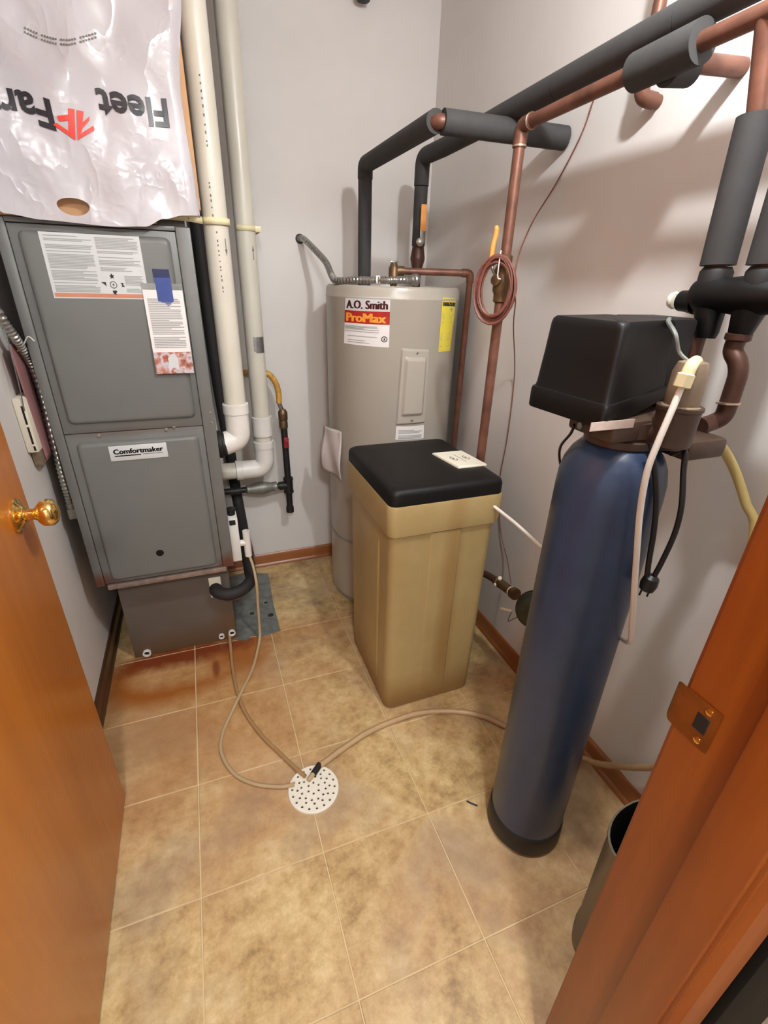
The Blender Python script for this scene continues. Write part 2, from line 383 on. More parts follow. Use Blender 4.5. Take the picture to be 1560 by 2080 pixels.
# ------------------------------------------------------------------ setting
XL, XR, YB, YF, YH, ZC = -0.92, 0.573, 1.463, -0.49, -0.618, 2.33
S = dict(kind='structure')
def wallbox(name, a, b, mt='wall'): return obj(name, MB().box(a, b), mt, **S)
floor = obj('floor', MB().box((XL - .1, YH, -.06), (XR + .1, YB + .1, -.0012)), 'grout', origin=(0, 0, 0), **S)
T = 0.305
meshes = {}
for i in range(-4, 2):
    for j in range(-3, 5):
        x0, x1 = max(i * T, XL), min((i + 1) * T, XR); y0, y1 = max(j * T, YH), min((j + 1) * T, YB)
        if x1 - x0 < .004 or y1 - y0 < .004: continue
        key = (round(x1 - x0, 4), round(y1 - y0, 4))
        if key not in meshes:
            g = 0.0016
            meshes[key] = finish('floor_tile', MB().box((g, g, -.006), (key[0] - g, key[1] - g, 0), 0.0012, 1), 'tile')
        t = bpy.data.objects.new('floor_tile', meshes[key]); COL.objects.link(t); t.parent = floor; t.location = (x0, y0, 0)
wallbox('wall_back', (XL - .1, YB, 0), (XR + .1, YB + .1, ZC))
wallbox('wall_left', (XL - .1, YF, 0), (XL, YB, ZC))
wallbox('wall_right', (XR, YF, 0), (XR + .1, YB, ZC))
wallbox('ceiling', (-2.2, -2.8, ZC), (1.6, YB + .1, ZC + .1), 'ceiling')
JX0, JX1, DH = -0.845, 0.01, 2.04                     # door opening between jamb faces, head height
wf = MB().box((JX1 + .018, YH, 0), (1.5, YF, ZC)).box((-2.1, YH, 0), (JX0 - .018, YF, ZC)).box((JX0 - .018, YH, DH + .018), (JX1 + .018, YF, ZC))
obj('wall_front', wf, 'wall', **S)
wallbox('floor_hall', (-2.2, -2.8, -.06), (1.6, YH, -.001), 'hallfloor')
wallbox('wall_hall_back', (-2.2, -2.8, 0), (1.6, -2.7, ZC))
wallbox('wall_hall_left', (-2.2, -2.7, 0), (-2.1, YF, ZC))
wallbox('wall_hall_right', (1.5, -2.7, 0), (1.6, YF, ZC))
def baseboard(name, p0, p1, n, mt='base'):
    p0, p1, n = Vector(p0), Vector(p1), Vector(n)
    prof = [(0, 0), (.020, 0), (.019, .006), (.015, .012), (.0105, .016), (.0105, .055), (.008, .064), (.004, .068), (0, .068)]
    mb = MB(); mb.loft([[p + n * a + Vector((0, 0, b)) for a, b in prof] for p in (p0, p1)], smooth=False)
    return obj(name, mb, mt, **S)
baseboard('baseboard_back', (XL, YB, 0), (XR, YB, 0), (0, -1, 0))
baseboard('baseboard_right', (XR, YF, 0), (XR, YB - .02, 0), (-1, 0, 0))
baseboard('baseboard_left', (XL, YF, 0), (XL, YB - .02, 0), (1, 0, 0), 'baseshade')
# door frame: jamb boards, stop, casings
jm = thing('trim_1', 'orange oak door jamb with stop and casing at the doorway', None, (JX1, (YF + YH) / 2, 0), kind='structure')
obj('jamb_board', MB().box((JX1, YH, 0), (JX1 + .018, YF, DH + .018), .0015), 'jamb', jm)
obj('door_stop', MB().box((JX1 - .011, YH + .004, 0), (JX1, YF - .070, DH), .003), 'jamb', jm)
cs = [(0, 0), (.004, .0095), (.022, .0125), (.040, .0115), (.052, .014), (.057, .012), (.058, 0)]
mb = MB(); mb.loft([[Vector((JX1 + .005 + a, YH - b, z)) for a, b in cs] for z in (0, DH + .06)], smooth=False); obj('casing', mb, 'jamb', jm)
mb = MB(); mb.loft([[Vector((JX1 + .010 + a, YF + b, z)) for a, b in cs] for z in (0, DH + .06)], smooth=False); obj('casing', mb, 'jamb', jm)
jl = thing('trim_2', 'orange oak hinge jamb behind the open door', None, (JX0, (YF + YH) / 2, 0), kind='structure')
obj('jamb_board', MB().box((JX0 - .018, YH, 0), (JX0, YF, DH + .018), .0015), 'jamb', jl)
obj('jamb_head', MB().box((JX0, YH, DH), (JX1, YF, DH + .018), .0015), 'jamb', jl)
sp = thing('strike_plate', 'tarnished bronze strike plate with curved lip on the door jamb', 'strike plate', (JX1, YF - .025, .944))
mb = MB(); zc = .944; pl = []
for k in range(9):
    t = k / 8; pl.append((YF - .040 + .044 * t, -.0012))
for k in range(1, 9):
    a = math.radians(70 * k / 8); pl.append((YF + .004 + .012 * math.sin(a), -.0012 + .012 * (1 - math.cos(a))))
def strike(u, v):
    i = u * (len(pl) - 1); k = min(int(i), len(pl) - 2); f = i - k
    y = pl[k][0] * (1 - f) + pl[k + 1][0] * f; x = pl[k][1] * (1 - f) + pl[k + 1][1] * f
    lip = max(0, (u - .55) / .45); hw = .029 * (1 - .40 * lip ** 2)
    return Vector((JX1 + x, y, zc + (v * 2 - 1) * hw))
mb.patch(strike, 20, 6); obj('plate', mb, 'bronze', sp)
obj('latch_hole', MB().box((JX1 - .0020, YF - .032, zc - .010), (JX1 - .0010, YF - .018, zc + .012), .0004, 1), 'dark', sp)
for dz in (-.021, .021): obj('screw', MB().lathe((JX1 - .0012, YF - .028, zc + dz), (-1, 0, 0), [(.0042, 0), (.004, .0012), (.002, .0016)], 12), 'brass', sp)

# open door against the left wall
DX, DY0, DY1 = -0.805, -0.478, 0.333
door = thing('door_1', 'flat honey oak door standing open along the left wall', None, (DX - .0175, DY0, 0), kind='structure')
obj('door_slab', MB().box((DX - .035, DY0, .010), (DX, DY1, 2.03), .002, 2), 'door', door)
kn = obj('knob', MB().lathe((DX, .262, .944), (1, 0, 0), [(.0, .0), (.033, .0), (.0335, .003), (.031, .005), (.026, .007), (.017, .012), (.0155, .014), (.0165, .0155), (.0115, .018), (.0105, .028), (.0125, .032), (.018, .036), (.0245, .042), (.0265, .050), (.0255, .058), (.021, .064), (.013, .068), (.004, .0695), (0, .0697)], 40, close=False), 'brass', door)
obj('latch_plate', MB().box((DX - .029, DY1 - .0005, .916), (DX - .006, DY1 + .0012, .972), .0006), 'brass', door)

# ceiling bulb in a porcelain holder (lights the closet) and an unseen hall light added as fill
def emat(name, col, st):
    n = NT(name); e = n.n('ShaderNodeEmission'); e.inputs[0].default_value = (*col, 1); e.inputs[1].default_value = st
    n.l(e.outputs[0], n.t.nodes['Material Output'].inputs[0]); return n.m
M['glow'] = emat('lit_bulb_glass', BULB_COL, BULB_STRENGTH); M['hallfill'] = emat('hall_fill_diffuser', (0.97, 1.0, 1.0), HALL_FILL_STRENGTH)
lp = thing('ceiling_lamp', 'bare lit bulb in white porcelain lampholder on the closet ceiling', 'lamp', (BULB.x, BULB.y, ZC))
obj('lampholder', MB().lathe((BULB.x, BULB.y, ZC), (0, 0, -1), [(.055, 0), (.055, .012), (.035, .025), (.024, .06), (.022, .075), (0, .075)], 28, close=False), 'porcelain', lp)
obj('lamp_stem', MB().cyl((BULB.x, BULB.y, ZC - .074), (BULB.x, BULB.y, BULB.z + .10), .016, 16), 'porcelain', lp)
obj('bulb_base', MB().lathe((BULB.x, BULB.y, BULB.z + .110), (0, 0, -1), [(.013, 0), (.014, .03), (.028, .075), (.031, .096), (0, .096)], 28, close=False), 'porcelain', lp)
obj('bulb', MB().lathe((BULB.x, BULB.y, BULB.z + .012), (0, 0, -1), [(.030, 0), (.0305, .010), (.028, .022), (.022, .033), (.012, .040), (0, .042)], 28, close=False), 'glow', lp)
hl = thing('ceiling_lamp', 'round frosted fill light added unseen in the hall outside the closet', 'lamp', (-.55, -1.75, ZC))
obj('fill_lamp_base', MB().lathe((-.55, -1.75, ZC), (0, 0, -1), [(.15, 0), (.15, .015), (0, .015)], 32, close=False), 'porcelain', hl)
obj('diffuser', MB().lathe((-.55, -1.75, ZC - .015), (0, 0, -1), [(.14, 0), (.135, .03), (.11, .055), (.06, .07), (0, .075)], 32, close=False), 'hallfill', hl)

# ------------------------------------------------------------------ furnace
FX0, FX1, FY, FYB, FZ0, FZ1 = -0.864, -0.420, 0.838, 1.44, 0.402, 1.476
fu = thing('furnace', 'grey upright gas furnace cabinet with two access panels on the coil cabinet', 'furnace', ((FX0 + FX1) / 2, (FY + FYB) / 2, FZ0))
SL, SR = -0.8365, -0.4590                             # seams beside the access panels
obj('cabinet', MB().box((FX0, FY + .016, FZ0), (FX1, FYB, FZ1), .003), 'furnace', fu)
for a, b in ((FX0, SL - .0015), (SR + .0015, FX1)): obj('side_flange', MB().box((a, FY, FZ0 + .004), (b, FY + .03, FZ1 - .002), .003), 'furnace', fu)
obj('bottom_rail', MB().box((SL + .004, FY - .003, FZ0 - .012), (SR + .012, FY + .02, FZ0 + .006), .002), 'rail', fu)
obj('top_rail', MB().box((SL - .001, FY - .001, FZ1 - .012), (SR + .001, FY + .02, FZ1 - .001), .002), 'furnace', fu)
def raised(mb, x0, x1, z0, z1, y, depth, slope, r):
    rings = []
    for ins, dy in ((0, .004), (0, 0), (slope * .35, -depth * .75), (slope * .7, -depth * .95), (slope, -depth)):
        rings.append([Vector((a, y + dy, b)) for a, b in rrect(x0 + ins, x1 - ins, z0 + ins, z1 - ins, max(r - ins * .3, .003))])
    return mb.loft(rings)
ZS = 0.934                                             # seam between the panels
pu = obj('upper_panel', raised(MB().box((SL, FY + .002, ZS + .001), (SR, FY + .014, FZ1 - .014), .0015), -.818, -.474, .962, 1.448, FY + .002, .011, .014, .016), 'furnace', fu)
pl_ = obj('lower_panel', raised(MB().box((SL, FY + .002, FZ0 + .012), (SR, FY + .014, ZS - .001), .0015), -.814, -.476, .424, .906, FY + .002, .011, .013, .014), 'furnace', fu)
YP = FY - .009                                         # face of the raised panels
for x, y in ((201, 886), (338, 873), (353, 868)): p = PY(x, y, FY); obj('screw', MB().lathe((p.x, FY + .002, p.z), (0, -1, 0), [(.006, 0), (.006, .002), (.004, .004), (0, .0045)], 14, close=False), 'rail', fu)
p = PY(325, 1123, YP); obj('sight_plug', MB().lathe((p.x, YP + .001, p.z), (0, -1, 0), [(.0125, 0), (.012, .002), (.008, .003), (0, .003)], 24, close=False), 'black', fu)
# maker's badge
bx0, bx1, bz0, bz1 = -.7315, -.5715, .846, .893
bd = obj('badge', MB().box((bx0, YP - .0030, bz0), (bx1, YP + .001, bz1), .0015), 'papergrey', pl_)
mb = MB(); put_text(mb, 'Comfortmaker', .0215, .0011, .136, lambda x, y: Vector((bx0 + .012 + x, YP - .0034, .8680 + y)))
mb.box((bx0 + .013, YP - .0034, .8600), (bx0 + .085, YP - .0030, .8636)); mb.box((bx0 + .090, YP - .0034, .8618), (bx0 + .147, YP - .0030, .8632))
obj('badge_lettering', mb, 'inkdark', pl_)
# big instruction sticker
lx0, lx1, lz0, lz1 = -.772, -.548, 1.297, 1.446
st = obj('instruction_sticker', MB().box((lx0, YP - .0008, lz0), (lx1, YP + .001, lz1)), 'papergrey', pu)
mb = MB(); Y1 = YP - .0012
def bars(mb, x0, x1, z0, z1, pitch, th, gap=.12, plane=None, ragged=.45):
    z = z1
    while z > z0:
        if random.random() > gap:
            e = x1 - (x1 - x0) * (random.random() * ragged if random.random() < .35 else random.random() * .04)
            if plane: mb.patch(lambda u, v: plane(x0 + (e - x0) * u, z - th + th * v), 10, 1)
            else: mb.add([(x0, Y1, z - th), (e, Y1, z - th), (e, Y1, z), (x0, Y1, z)], [[0, 1, 2, 3]])
        z -= pitch
bars(mb, lx0 + .008, lx0 + .112, lz0 + .016, lz1 - .006, .0034, .0021)
bars(mb, lx0 + .120, lx1 - .006, lz0 + .062, lz1 - .006, .0034, .0021)
bars(mb, lx0 + .172, lx1 - .006, lz0 + .016, lz0 + .056, .0034, .0021)
obj('fine_print', mb, 'inklight', pu, kind='stuff')
mb = MB().box((lx0 + .003, YP - .0013, lz0 + .003), (lx1 - .003, YP - .0006, lz0 + .0125)); obj('salmon_strip', mb, 'labelsalmon', pu)
mb = MB(); cx, cz = lx0 + .143, lz0 + .034
ring = [(cx + .0085 * math.cos(a), cz + .0085 * math.sin(a)) for a in [2 * PI * k / 20 for k in range(20)]]; rin = [(cx + .007 * math.cos(a), cz + .007 * math.sin(a)) for a in [2 * PI * k / 20 for k in range(20)]]
mb.add([(a, Y1, b) for a, b in ring + rin], [[k, (k + 1) % 20, (k + 1) % 20 + 20, k + 20] for k in range(20)])
for px_, pz_, sh in ((cx, cz, [(-.001, -.005), (.003, .001), (.000, .001), (.002, .005), (-.003, -.000), (0, -.001)]),
                     (cx, cz + .020, [(-.006, .002), (-.002, .003), (0, .008), (.002, .003), (.006, .003), (.003, -.001), (.004, -.006), (0, -.003), (-.004, -.006), (-.003, -.001)]),
                     (cx - .022, cz, [(-.006, .006), (.005, .006), (.005, -.005), (.002, 0)]), (cx + .022, cz, [(-.005, .005), (.003, .005), (.001, .001), (.005, -.004), (-.004, -.004), (-.001, .0)]),
                     (cx, cz - .018, [(-.005, .004), (.004, .005), (.006, .001), (.002, -.002), (.005, -.006), (-.002, -.004), (-.004, -.002)])):
    mb.add([(px_ + a, Y1 - .0002, pz_ + b) for a, b in sh], [list(range(len(sh)))])
obj('pictograms', mb, 'inkdark', pu)
# hanging card with blue tape
cdv = thing('instruction_card', 'white service card with a photo strip held by blue tape on the upper panel', 'card', (-.511, YP - .004, 1.101))
def cardpt(u, v, off=0.0):
    x = -.562 + .101 * u; z = 1.101 + .236 * v; return Vector((x, YP - .0035 - .010 * (1 - v) ** 1.5 - off, z))
mb = MB(); mb.patch(lambda u, v: cardpt(u, v), 2, 16); mb.patch(lambda u, v: cardpt(u, v, -.0006), 2, 16); obj('card_sheet', mb, 'paper', cdv)
mb = MB(); mb.patch(lambda u, v: cardpt(u, .25 * v, .0008), 2, 5); obj('photo_strip', mb, 'photo', cdv)
mb = MB(); mb.patch(lambda u, v: cardpt(.36 + .26 * u, .02 + .16 * v + .05 * math.sin(PI * u), .0012), 5, 3); obj('pictured_shirt', mb, 'papergrey', cdv)
mb = MB(); bars(mb, .08, .92, .30, .84, .019, .009, .1, lambda a, b: cardpt(a, b, .0009)); obj('fine_print', mb, 'inklight', cdv, kind='stuff')
mb = MB(); mb.patch(lambda u, v: cardpt(u, .935 + .065 * v, .0008), 2, 2); obj('green_strip', mb, 'galv', cdv)
mb = MB().box((-.527, YP - .0052, 1.292), (-.487, YP - .0010, 1.352), .0004, 1); mb.add([(-.527, YP - .0053, 1.294), (-.487, YP - .0053, 1.294), (-.498, YP - .0053, 1.285), (-.503, YP - .0053, 1.280), (-.510, YP - .0053, 1.288)], [[0, 1, 2, 3, 4]]); obj('tape', mb, 'tape', cdv)
obj('tape', MB().box((-.529, YP - .0024, 1.352), (-.488, YP - .0004, 1.372), .0004, 1), 'tapedark', cdv)
# fittings on the cabinet's right flange
for y in (838, 858): p = PY(430, y, FY); obj('screw', MB().lathe((-.431, FY, p.z), (0, -1, 0), [(.004, 0), (.004, .002), (0, .003)], 10, close=False), 'rail', fu)

# coil cabinet under the furnace
CX0, CX1, CY = -0.829, -0.442, 0.930
cc = thing('coil_cabinet', 'brown grey coil cabinet with rusted foot under the furnace', 'cabinet', ((CX0 + CX1) / 2, 1.18, 0))
obj('body', MB().box((CX0, CY + .004, .001), (CX1, 1.43, FZ0), .002), 'coil', cc)
obj('front_panel', MB().box((CX0 + .002, CY, .004), (CX1 - .002, CY + .01, FZ0 - .014), .002), 'coil', cc)
pp = PY(438, 1192, CY); obj('pipe_plate', MB().box((pp.x - .022, CY - .003, pp.z - .045), (pp.x + .022, CY + .002, pp.z + .045), .001), 'white', cc)
for x, y, r in ((299, 1326, .015), (450, 1291, .011), (471, 1284, .014)):
    p = PY(x, y, CY); p.z = max(p.z, .020)
    pr = obj('drain_port', MB().lathe((p.x, CY + .002, p.z), (0, -1, 0), [(r, 0), (r, .012), (r * .7, .012), (r * .62, .004), (0, .004)], 20, close=False), 'pvcwhite', cc)
    obj('port_opening', MB().lathe((p.x, CY - .004, p.z + .002), (0, -1, 0), [(r * .6, 0), (r * .6, .0015), (0, .0015)], 16, close=False), 'dark', pr)

# galvanised sheet on the floor
mb = MB(); pts = [PZ(447, 1312), PZ(478, 1300), PZ(500, 1302), PZ(513, 1291), PZ(530, 1294), PZ(570, 1282), PZ(556, 1230), PZ(545, 1166), PZ(500, 1163)]
mb.prism([(p.x, p.y, .0008) for p in pts] + [(CX1 + .0012, 1.40, .0008), (CX1 + .0012, .93, .0008)], (0, 0, 1), .0018)
sh = obj('galvanised_sheet', mb, 'galv', None, 'grey galvanised metal sheet lying on the floor beside the coil cabinet', 'metal sheet')
for x, y, s_ in ((512, 1247, .010), (550, 1250, .013), (540, 1225, .008)):
    p = PZ(x, y); mb = MB().lathe((p.x, p.y, .0026), (0, 0, 1), [(s_, 0), (s_ * .7, .0003), (0, .0003)], 12, close=False); obj('screw_hole', mb, 'drainhole', sh)

# plenum, cardboard and carrier bag on top of the furnace
pn = thing('air_plenum', 'galvanised supply duct rising from the furnace top to the ceiling', 'duct', (-.64, 1.19, FZ1))
obj('duct_body', MB().box((-.845, .955, FZ1), (-.44, 1.425, ZC - .001), .003), 'duct', pn)
obj('duct_flange', MB().box((-.855, .945, FZ1), (-.43, 1.43, FZ1 + .022), .002), 'duct', pn)
cb = thing('cardboard_box', 'flat brown cardboard carton standing behind the white bag on the furnace', 'box', (-.63, .89, FZ1))
obj('carton', MB().box((-.858, .842, FZ1 + .001), (-.50, .935, 2.02), .003).box((-.51, .842, 1.515), (-.386, .935, 2.02), .003), 'card', cb)
obj('carton_flap', MB().box((-.850, .8405, 1.80), (-.424, .843, 2.019), .001), 'card', cb)
def bagoff(x, z):
    t = z - 1.49
    return (.010 * math.sin(9 * x + 6 * z + 1.2 * math.sin(7 * z)) + .006 * math.sin(23 * x - 17 * z + 2 * math.sin(11 * x)) + .004 * math.sin(41 * x + 30 * z)) * min(1, .35 + 1.1 * t) + .012 * math.sin(6.5 * (x + .63)) * math.sin(5 * t) - .004
BW = [(lambda q: (q.x, q.z))(PY(x, y, .812)) for x, y in ((401, 430), (391, 350), (379, 270), (367, 190), (363, 100), (364, 0))] + [(-.372, 2.10)]
def bagright(z):
    for (a, z0), (b, z1) in zip(BW, BW[1:]):
        if z <= z1: return a + (b - a) * max(0, (z - z0) / (z1 - z0))
    return BW[-1][0]
def bagbottom(u):
    K = [(0, 1.497), (.10, 1.497), (.16, 1.478), (.30, 1.470), (.60, 1.464), (.74, 1.468), (.84, 1.488), (.93, 1.498), (1, 1.500)]
    for (a, z0), (b, z1) in zip(K, K[1:]):
        if u <= b: f = (u - a) / (b - a); f = f * f * (3 - 2 * f); return z0 + (z1 - z0) * f
    return K[-1][1]
def bagfront(u, v):
    z = bagbottom(u) + (2.05 - bagbottom(u)) * v; xr = bagright(z); x = -.905 + (xr + .905) * u
    edge = min(1, (1 - u) / .05)
    return Vector((x, .812 + bagoff(x, z) * .9 + (1 - edge) ** 2 * .012, z))
hc = PY(151, 420, .822)
def hrho(q): dz = q.z - hc.z - .002; return math.hypot((q.x - hc.x) / .0345, dz / (.0150 if dz > 0 else .0215))
def hole(u, v): return hrho(bagfront(u, v)) < 1
def bagsnap(u, v):
    q = bagfront(u, v); r_ = hrho(q)
    if .90 < r_ < 1.10: q.x = hc.x + (q.x - hc.x) / r_; q.z = hc.z + .002 + (q.z - hc.z - .002) / r_
    return q
bg = thing('carrier_bag', 'crinkled white plastic carrier bag hung upside down over the furnace top', 'bag', (-.64, .82, 1.464))
mb = MB(); mb.patch(bagsnap, 200, 200, True, hole); obj('front_film', mb, 'bag', bg)
def bagside(u, v):
    q = bagfront(1, v); z = q.z
    return Vector((q.x + .006 * math.sin(PI * u) * math.sin(13 * z + 2 * u) + (.0) , q.y + (.8405 - q.y) * u, z + .003 * math.sin(5 * u + z)))
mb = MB(); mb.patch(bagside, 14, 60); obj('side_film', mb, 'bag', bg)
def onbag(X, z, off=.0022): return Vector((X, .812 + bagoff(X, z) * .9 - off, z))
def bagtext(mb, body, xr, zb, width, size, curve=0.0):
    V, F = text_verts(body, size, size * .028, width)
    bm = bmesh.new(); vv = [bm.verts.new(v) for v in V]
    for f in F:
        try: bm.faces.new([vv[i] for i in f])
        except ValueError: pass
    bmesh.ops.triangulate(bm, faces=bm.faces); bm.verts.index_update()
    mb.add([onbag(xr - v.co.x, zb - v.co.y + curve * math.sin(PI * v.co.x / width)) for v in bm.verts], [[v.index for v in f.verts] for f in bm.faces]); bm.free()
a = PY(338, 203, .81); b = PY(196, 198, .81)
mb = MB(); bagtext(mb, 'Fleet', a.x, a.z + .002, a.x - b.x, (PY(335, 260, .81) - a).length * 1.36, -.004); obj('bag_lettering', mb, 'bagblack', bg)
a2 = PY(104, 210, .81); mb = MB(); bagtext(mb, 'Farm', a2.x, a2.z + .002, (a.x - b.x) * 1.02, (PY(335, 260, .81) - a).length * 1.36, .012); obj('bag_lettering', mb, 'bagblack', bg)
mb = MB(); sc = 560 / 1560
for poly in ([(390, 620), (427, 625), (430, 797), (392, 770)], [(326, 662), (390, 656), (390, 688), (340, 692)], [(305, 710), (324, 700), (430, 772), (430, 797)],
             [(438, 628), (476, 634), (466, 745), (441, 796)], [(470, 695), (508, 660), (506, 684), (466, 735)], [(441, 796), (448, 768), (528, 712), (537, 736)]):
    P = [PY(x * sc, y * sc, .81) for x, y in poly]; n_ = 5
    mb.patch(lambda u, v: (lambda q: onbag(q.x, q.z, .0026))(P[0].lerp(P[1], u).lerp(P[3].lerp(P[2], u), v)), n_, n_)
obj('bag_emblem', mb, 'bagred', bg)
mb = MB()
for k in range(26):
    if k % 7 == 5: continue
    for dz in (0, .009):
        x = 52 + k * 5.6; y = 62 + 26 * math.sin(PI * min(1, k / 26) * .8) - (k > 16) * (k - 16) * 1.2 + (0 if dz == 0 else 9)
        p = PY(x, y, .81); q = PY(x + 4, y, .81); mb.add([onbag(p.x, p.z), onbag(q.x, q.z), onbag(q.x, q.z + .003), onbag(p.x, p.z + .003)], [[0, 1, 2, 3]])
obj('bag_small_print', mb, 'ink', bg, kind='stuff')

# ------------------------------------------------------------------ PVC pipes
V1 = Vector((-.345, .974, 0)); V2 = Vector((-.2265, 1.30, 0)); R1, R2 = .0357, .0357
def pvc(name, label, c, r, zel, zcoup, elbow_pts, side_x, ztop):
    t = thing(name, label, 'pipe', (c.x, c.y, zel), 'white plastic vent pipes')
    obj('pipe', MB().cyl((c.x, c.y, zcoup), (c.x, c.y, ztop), r, 32), 'pvc', t)
    return t
# front pipe: bell elbow turning into the furnace side
z1c, z1o = .945, .842
t = pvc('pvc_vent_pipe', 'cream plastic vent pipe beside the bag, with elbow into the furnace side', V1, R1, z1o, z1c - .03, None, FX1, ZC)
obj('elbow', MB().tube(fillet([(V1.x, V1.y, z1c + .015), (V1.x, V1.y, z1o), (FX1 + .02, V1.y - .01, z1o - .012)], .062, 10), R1 + .0045, 32), 'pvcwhite', t)
obj('elbow_collar', MB().lathe((V1.x, V1.y, z1c - .012), (0, 0, 1), [(R1 + .002, 0), (R1 + .0075, .002), (R1 + .0075, .034), (R1 + .001, .036)], 32), 'pvcwhite', t)
obj('rubber_coupling', MB().lathe((FX1 - .002, V1.y - .010, z1o - .012), (1, 0, 0), [(R1 + .010, 0), (R1 + .012, .006), (R1 + .012, .016), (R1 + .006, .018), (R1 + .006, .026)], 32), 'dark', t)
def pipe_marks(t, c, r, pxs, arrow, aim):
    mb = MB()
    def on(a, z): return Vector((c.x + math.sin(a) * (r + .0006), c.y - math.cos(a) * (r + .0006), z))
    for (x, y, n) in pxs:
        p = PD(x, y, math.hypot(c.x - CAM.x, c.y - CAM.y) - r); a0 = math.asin(max(-.95, min(.95, (p.x - c.x) / r)))
        z = p.z
        for k in range(n):
            h = random.uniform(.003, .007); mb.add([on(a0 - .05, z), on(a0 + .05, z), on(a0 + .05, z - h), on(a0 - .05, z - h)], [[0, 1, 2, 3]]); z -= h + random.uniform(.004, .016)
    p = PD(aim[0], aim[1], math.hypot(c.x - CAM.x, c.y - CAM.y) - r); a0 = math.asin(max(-.95, min(.95, (p.x - c.x) / r))); z = p.z; s_ = arrow
    mb.add([on(a0 - .04, z - .020 * s_), on(a0 + .04, z - .020 * s_), on(a0 + .04, z + .010 * s_), on(a0 - .04, z + .010 * s_)], [[0, 1, 2, 3]])
    mb.add([on(a0 - .12, z + .008 * s_), on(a0 + .12, z + .008 * s_), on(a0, z + .026 * s_)], [[0, 1, 2]])
    obj('pipe_print', mb, 'ink', t, kind='stuff')
pipe_marks(t, V1, R1, [(405, 150, 10), (425, 370, 7), (440, 470, 12)], -1, (459, 500))
# rear pipe: coupling, short nipple, long-sweep elbow
zb = .600; t2 = pvc('pvc_vent_pipe', 'slightly thinner looking cream vent pipe with foil patch, nearer the back wall', V2, R2, zb, .80, None, FX1, ZC)
obj('coupling', MB().lathe((V2.x, V2.y, .748), (0, 0, 1), [(R2, 0), (R2 + .006, .002), (R2 + .006, .082), (R2, .084)], 32), 'pvcwhite', t2)
obj('nipple', MB().cyl((V2.x, V2.y, .69), (V2.x, V2.y, .76), R2, 32), 'pvc', t2)
obj('elbow', MB().tube(fillet([(V2.x, V2.y, .72), (V2.x, V2.y, zb), (V2.x - .105, V2.y, zb)], .085, 12), R2 + .0045, 32), 'pvcwhite', t2)
for o_, ax in (((V2.x, V2.y, .695), (0, 0, 1)), ((V2.x - .098, V2.y, zb), (-1, 0, 0))):
    obj('elbow_collar', MB().lathe(o_, ax, [(R2 + .003, 0), (R2 + .0075, .002), (R2 + .0075, .028), (R2 + .001, .030)], 32), 'pvcwhite', t2)
obj('horizontal_pipe', MB().cyl((V2.x - .09, V2.y, zb), (FX1 - .005, V2.y, zb), R2, 32), 'pvc', t2)
mb = MB(); dv2 = math.hypot(V2.x - CAM.x, V2.y - CAM.y)
z0, z1_ = PD(525, 715, dv2).z, PD(525, 683, dv2).z
mb.patch(lambda u, v: Vector((V2.x + math.sin(-.25 + 1.3 * u) * (R2 + .001), V2.y - math.cos(-.25 + 1.3 * u) * (R2 + .001), z0 + (z1_ - z0) * v + .006 * (u < .2) * (v < .5))), 10, 2); obj('foil_tape', mb, 'foil', t2)
pipe_marks(t2, V2, R2, [], 1, (515, 515))
# hanger straps
hs = thing('pipe_hanger_strap', 'cream perforated strap from the furnace top around the near vent pipe', 'strap', (V1.x, V1.y, 1.500))
zS = PY(330, 441, .83).z
sA = PY(318, 441, .826); zz = 1.502
loop = [(sA.x, .834, zz - .004), (-.42, .905, zz)] + [(V1.x + (R1 + .003) * math.cos(a), V1.y + (R1 + .003) * math.sin(a), zz) for a in [math.radians(200 + 20 * k) for k in range(12)]]
def strip(path, h):
    mb = MB(); P = catmull(path, 4); vs = []; fs = []
    for p in P: vs += [p + Vector((0, 0, h / 2)), p - Vector((0, 0, h / 2))]
    for k in range(len(P) - 1): fs.append([2 * k, 2 * k + 1, 2 * k + 3, 2 * k + 2])
    mb.add(vs, fs, True); return mb
o = obj('strap_band', strip(loop, .018), 'cream', hs); md = o.modifiers.new('thickness', 'SOLIDIFY'); md.thickness = .003; md.offset = 1
for x in (340, 362, 383):
    p = PY(x, 445, .86); mb = MB().lathe((p.x, .834 + (p.x - sA.x) / (-.42 - sA.x) * .071 - .0035, zz - .002), (0, -1, 0), [(.0022, 0), (.0022, .0006), (0, .0006)], 10, close=False); obj('strap_hole', mb, 'dark', hs)
hs2 = thing('pipe_hanger_strap', 'cream plastic clamp around the rear vent pipe with foil patch', 'strap', (V2.x, V2.y, 1.516))
loop = [(V2.x + (R2 + .003) * math.cos(a), V2.y + (R2 + .003) * math.sin(a), 1.514) for a in [math.radians(215 + 15 * k) for k in range(13)]] + [(V2.x + R2 + .022, V2.y + .05, 1.516), (V2.x + R2 + .022, YB - .001, 1.516)]
o = obj('strap_band', strip(loop, .018), 'cream', hs2); md = o.modifiers.new('thickness', 'SOLIDIFY'); md.thickness = .003; md.offset = 1
obj('clamp_ear', MB().box((V2.x + R2 - .008, V2.y - .016, 1.505), (V2.x + R2 + .020, V2.y - .010, 1.523), .001), 'cream', hs2)

